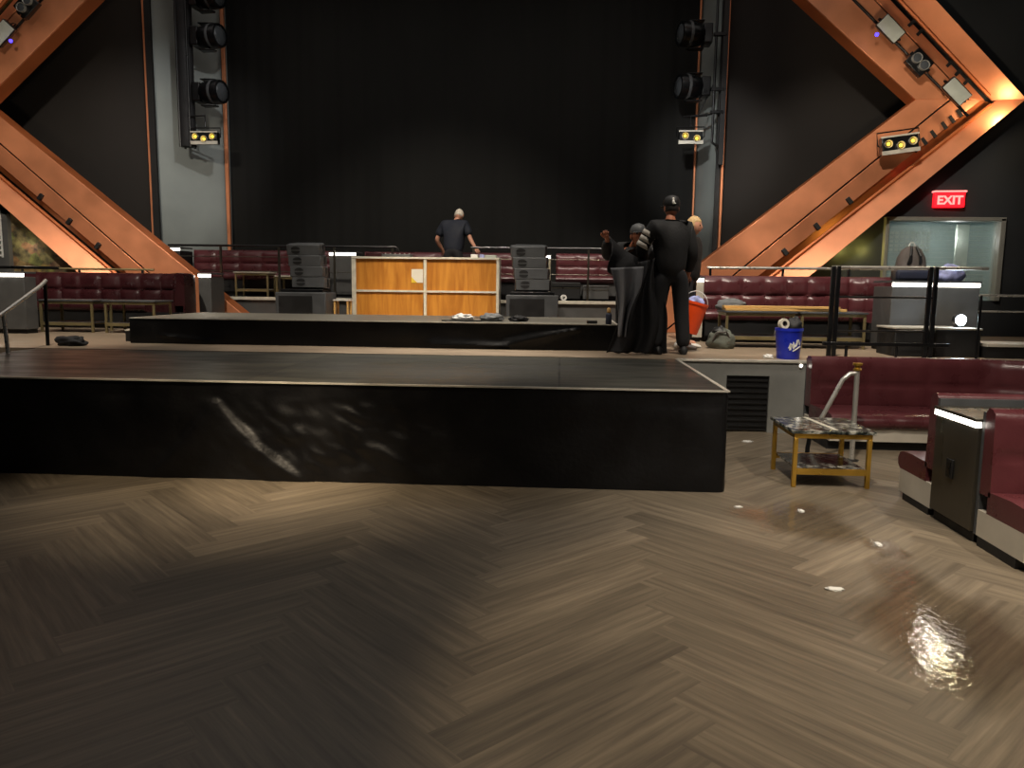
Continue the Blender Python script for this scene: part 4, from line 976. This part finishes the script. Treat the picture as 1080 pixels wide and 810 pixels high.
# person behind the cloth, stooping, facing the camera
J = dict(pelvis=(0, -.12, .82), chest=(0, .10, 1.12), neck=(0, .18, 1.24), head=(-.02, .25, 1.34), shoulder=[(-.19, .12, 1.18), (.19, .12, 1.18)], elbow=[(-.30, .25, 1.0), (.34, .22, 1.10)],
         wrist=[(-.18, .40, .98), (.34, .40, 1.29)], hand=[(0, 0, 0), (.15, .55, .25)], hip=[(-.09, -.1, .80), (.09, -.1, .80)], knee=[(-.12, .08, .47), (.12, .08, .47)], ankle=[(-.10, -.06, .085), (.10, -.06, .085)], toe=[(-.11, .08, .04), (.11, .08, .04)])
person('stooping person in dark cap behind the lifted black cloth', (.86, 9.40, Z1), R(180), J, 'skin2', 'jacket', 'denim', 'long', 'hair3', 'darkgrey', headrot=(R(4), 0, R(8)), curl=2.1)
# third person, behind the man
J = dict(pelvis=(0, 0, .88), chest=(0, .03, 1.22), neck=(0, .05, 1.37), head=(0, .07, 1.49), shoulder=[(-.18, .03, 1.29), (.18, .03, 1.29)], elbow=[(-.24, .06, 1.03), (.22, .08, 1.03)],
         wrist=[(-.2, .06, .80), (.2, .05, .80)], hip=[(-.09, 0, .86), (.09, 0, .86)], knee=[(-.1, .03, .47), (.1, .03, .47)], ankle=[(-.11, 0, .085), (.11, 0, .085)], toe=[(-.13, .13, .04), (.13, .13, .04)])
person('person with sandy hair half hidden behind the cloth holder', (1.53, 9.66, Z1), R(-112), J, 'skin', 'jacket', 'denim', 'long', 'hair2', None, shoe='white', headrot=(R(-6), 0, 0))
t = thing('bucket', 'orange bucket carried at thigh height behind the cloth holder', 'bucket', (1.49, 9.17, Z1+.22)); t.rotation_euler = (0, R(14), 0)
MB().lathe([(0, 0), (.115, 0), (.118, .01), (.145, .34), (.152, .34), (.152, .37), (.144, .37), (.14, .33), (.112, .02), (0, .02)], n=28).build('body', 'orange', t)
MB().tube([(.15*math.cos(a), .02, .33+.17*math.sin(a)) for a in [PI*k/12 for k in range(13)]], .005, 6).build('handle', 'white', t)
blob((0, 0, .30), (.1, .1, .09), 77, .3, flat=False).build('white_rag', 'bluewhite', t, ang=180)

# the black cloth
t = thing('black_cloth', 'large black cloth held up between two people beside the riser', 'cloth', (.9, 8.7, Z1))
def clothA(u, v):   # bulk hanging from the man's arm to the floor
    top = Vector((-.06+.24*u, -.04+.06*u, 1.02+.06*u)); bot = Vector((-.34+.66*u, -.12+.06*u, .012))
    p = top.lerp(bot, v); p.x = top.x+(bot.x-top.x)*v**1.4; f_ = .035+.03*v
    p.y += f_*math.sin(u*15+v*1.5)-.12*math.sin(PI*v)*.4; p.x += .03*math.sin(v*7+u*4)
    p.x -= .06*v**5*(1-u); p.z = max(p.z, .012+.012*math.sin(u*20)**2); return p
MB().grid(clothA, 70, 34).build('hanging_bulk', 'blackcloth', t, solid=.006, ang=180)
def clothB(u, v):   # upper swag from raised hand to the man's arm
    a = Vector((-.375, .10, 1.31)); b_ = Vector((.04, .13, .98+.06))
    top = a.lerp(b_, u); top.z -= .10*math.sin(PI*u)*.35
    ln = .40-.12*u; p = top+Vector((.015*v+.03*math.sin(v*5), -.13*math.sin(PI*v*.6)-.02*math.sin(u*13+v*4)*v, -ln*v)); return p
MB().grid(clothB, 50, 26).build('upper_swag', 'blackcloth', t, solid=.006, ang=180)
def clothC(u, v):   # lighter lining below the swag
    top = Vector((-.36+.36*u, -.10+.02*u, .95+.02*u)); bot = Vector((-.26+.10*u, -.16+.04*u, .20))
    p = top.lerp(bot, v); p.y += .04*math.sin(u*11+v*2)+.02*math.sin(u*17-v*3)*v; p.x += .035*math.sin(PI*v)*(1-u)+.02*math.sin(v*6)*u; return p
MB().grid(clothC, 36, 30).build('lining', 'satin', t, solid=.005, ang=180)

# ------------------------------------------------------------------ lights
def spot(name, loc, tgt, power, size, blend=.5, col=(1, .86, .70), rad=.12):
    l = bpy.data.lights.new(name, 'SPOT'); l.energy = power; l.spot_size = R(size); l.spot_blend = blend; l.color = col; l.shadow_soft_size = rad
    o = bpy.data.objects.new(name, l); COL.objects.link(o); o.location = loc
    o.rotation_euler = (Vector(tgt)-Vector(loc)).to_track_quat('-Z', 'Y').to_euler(); return o
def point(name, loc, power, col=(1, .9, .8), rad=.1):
    l = bpy.data.lights.new(name, 'POINT'); l.energy = power; l.color = col; l.shadow_soft_size = rad
    o = bpy.data.objects.new(name, l); COL.objects.link(o); o.location = loc; return o
WARM = (1, .81, .57); NEUT = (1, .885, .74)
def area(name, loc, tgt, power, sx, sy, col=(1, .92, .84)):
    l = bpy.data.lights.new(name, 'AREA'); l.energy = power; l.shape = 'RECTANGLE'; l.size = sx; l.size_y = sy; l.color = col
    o = bpy.data.objects.new(name, l); COL.objects.link(o); o.location = loc
    o.rotation_euler = (Vector(tgt)-Vector(loc)).to_track_quat('-Z', 'Y').to_euler(); return o
area('house_fill', (-2, 10.5, 7.8), (-2, 10.8, 0), 240, 14, 7, (1, .93, .86))  # unseen area light added to lift the dark room
area('house_fill_front', (-2, -3, 6.5), (-2, 9, 2.5), 35, 10, 3, (1, .93, .86))  # weak unseen light added as fill from the front
spot('spot_floor_right', (4.4, .5, 6.8), (2.5, 4.2, 0), 1450, 44, .7, NEUT)
spot('spot_floor_centre', (1.9, .3, 6.5), (1.75, 2.5, 0), 950, 38, .3, WARM)
spot('spot_stage_front', (-2.2, 2.6, 6.8), (-2.2, 5.75, .1), 1500, 34, 1., WARM)
spot('spot_stage_front_core', (-2.6, 1.2, 6.0), (-2.0, 5.55, .05), 2600, 15, 1., WARM)
spot('spot_booths', (.5, 2.6, 7), (3.0, 6.2, .2), 1550, 50, .7, NEUT)
spot('spot_elbow', (6.20, 12.5, 4.38), (1.7, 3.3, 0), 45, 50, .6, NEUT, .07)
spot('spot_elbow_low', (6.42, 12.45, 4.62), (1.7, 3.3, 0), 32, 50, .6, (1, .9, .5), .08)
spot('spot_deck', (-1.5, 11, 7.6), (-1.2, 7.9, .8), 1700, 30, .8, NEUT)
spot('spot_riser', (-1.0, 8.6, 7.5), (-1.6, 10.4, .9), 1800, 60, .9, NEUT)
spot('spot_raised_right', (2.0, 6.5, 7.5), (2.9, 10.6, 1), 2300, 45, .7, NEUT)
spot('spot_raised_left', (-5.0, 6.5, 7.5), (-6.9, 10.6, 1), 1900, 48, .7, NEUT)
spot('spot_tier', (-2.0, 9.0, 7.6), (-2.4, 14.2, 1.8), 1300, 55, .8, NEUT)
spot('spot_tier_right', (0.8, 9.0, 7.6), (.9, 14.2, 1.8), 1200, 28, .8, NEUT)
spot('spot_copper_right', (2.5, 7, 5.5), (4.7, 13, 3.2), 1150, 42, .6, NEUT)
spot('spot_copper_left', (-6.0, 6.5, 5.5), (-8.4, 13, 3.2), 1500, 46, .9, NEUT)
point('stone_wash', (-9.45, 13.12, 2.1), 2.5, (1, .85, .6), .1)  # unseen point light added to brighten the left stone wall
spot('spot_copper_top', (4.0, 9, 3.2), (5.6, 13, 5.2), 240, 45, .7, WARM)
spot('spot_copper_top_left', (-7.5, 9, 3.2), (-9.2, 13, 5.2), 120, 45, .7, WARM)
point('elbow_glow', (6.72, 12.72, 4.3), 16, (1, .75, .45), .05)
spot('spot_pillar_left', (-2.6, 8.5, 7.2), (-7.35, 15.2, 4.4), 620, 26, .8, (1, .98, .95))
spot('spot_pillar_right', (0.6, 9, 5.2), (2.75, 15.2, 4.0), 900, 26, .8, (1, .98, .94))
point('alcove_glow', (6.7, 13.9, 2.4), 16, (.92, .97, .92), .1)
point('wall_glow_a', (4.66, 13.16, 2.16), 3.2, (1, .85, .2), .03); point('wall_glow_b', (5.0, 13.16, 2.16), 3.2, (1, .85, .2), .03)
point('lamp_spill', (4.56, 9.0, 1.2), 6, (.7, .85, 1), .04)
spot('spot_wood', (-2.4, 8.5, 6.5), (-2.3, 13.2, 1.4), 1000, 22, .8, WARM)
w = bpy.data.worlds.new('world'); S.world = w; w.use_nodes = True
w.node_tree.nodes['Background'].inputs[0].default_value = (.5, .45, .4, 1); w.node_tree.nodes['Background'].inputs[1].default_value = .03
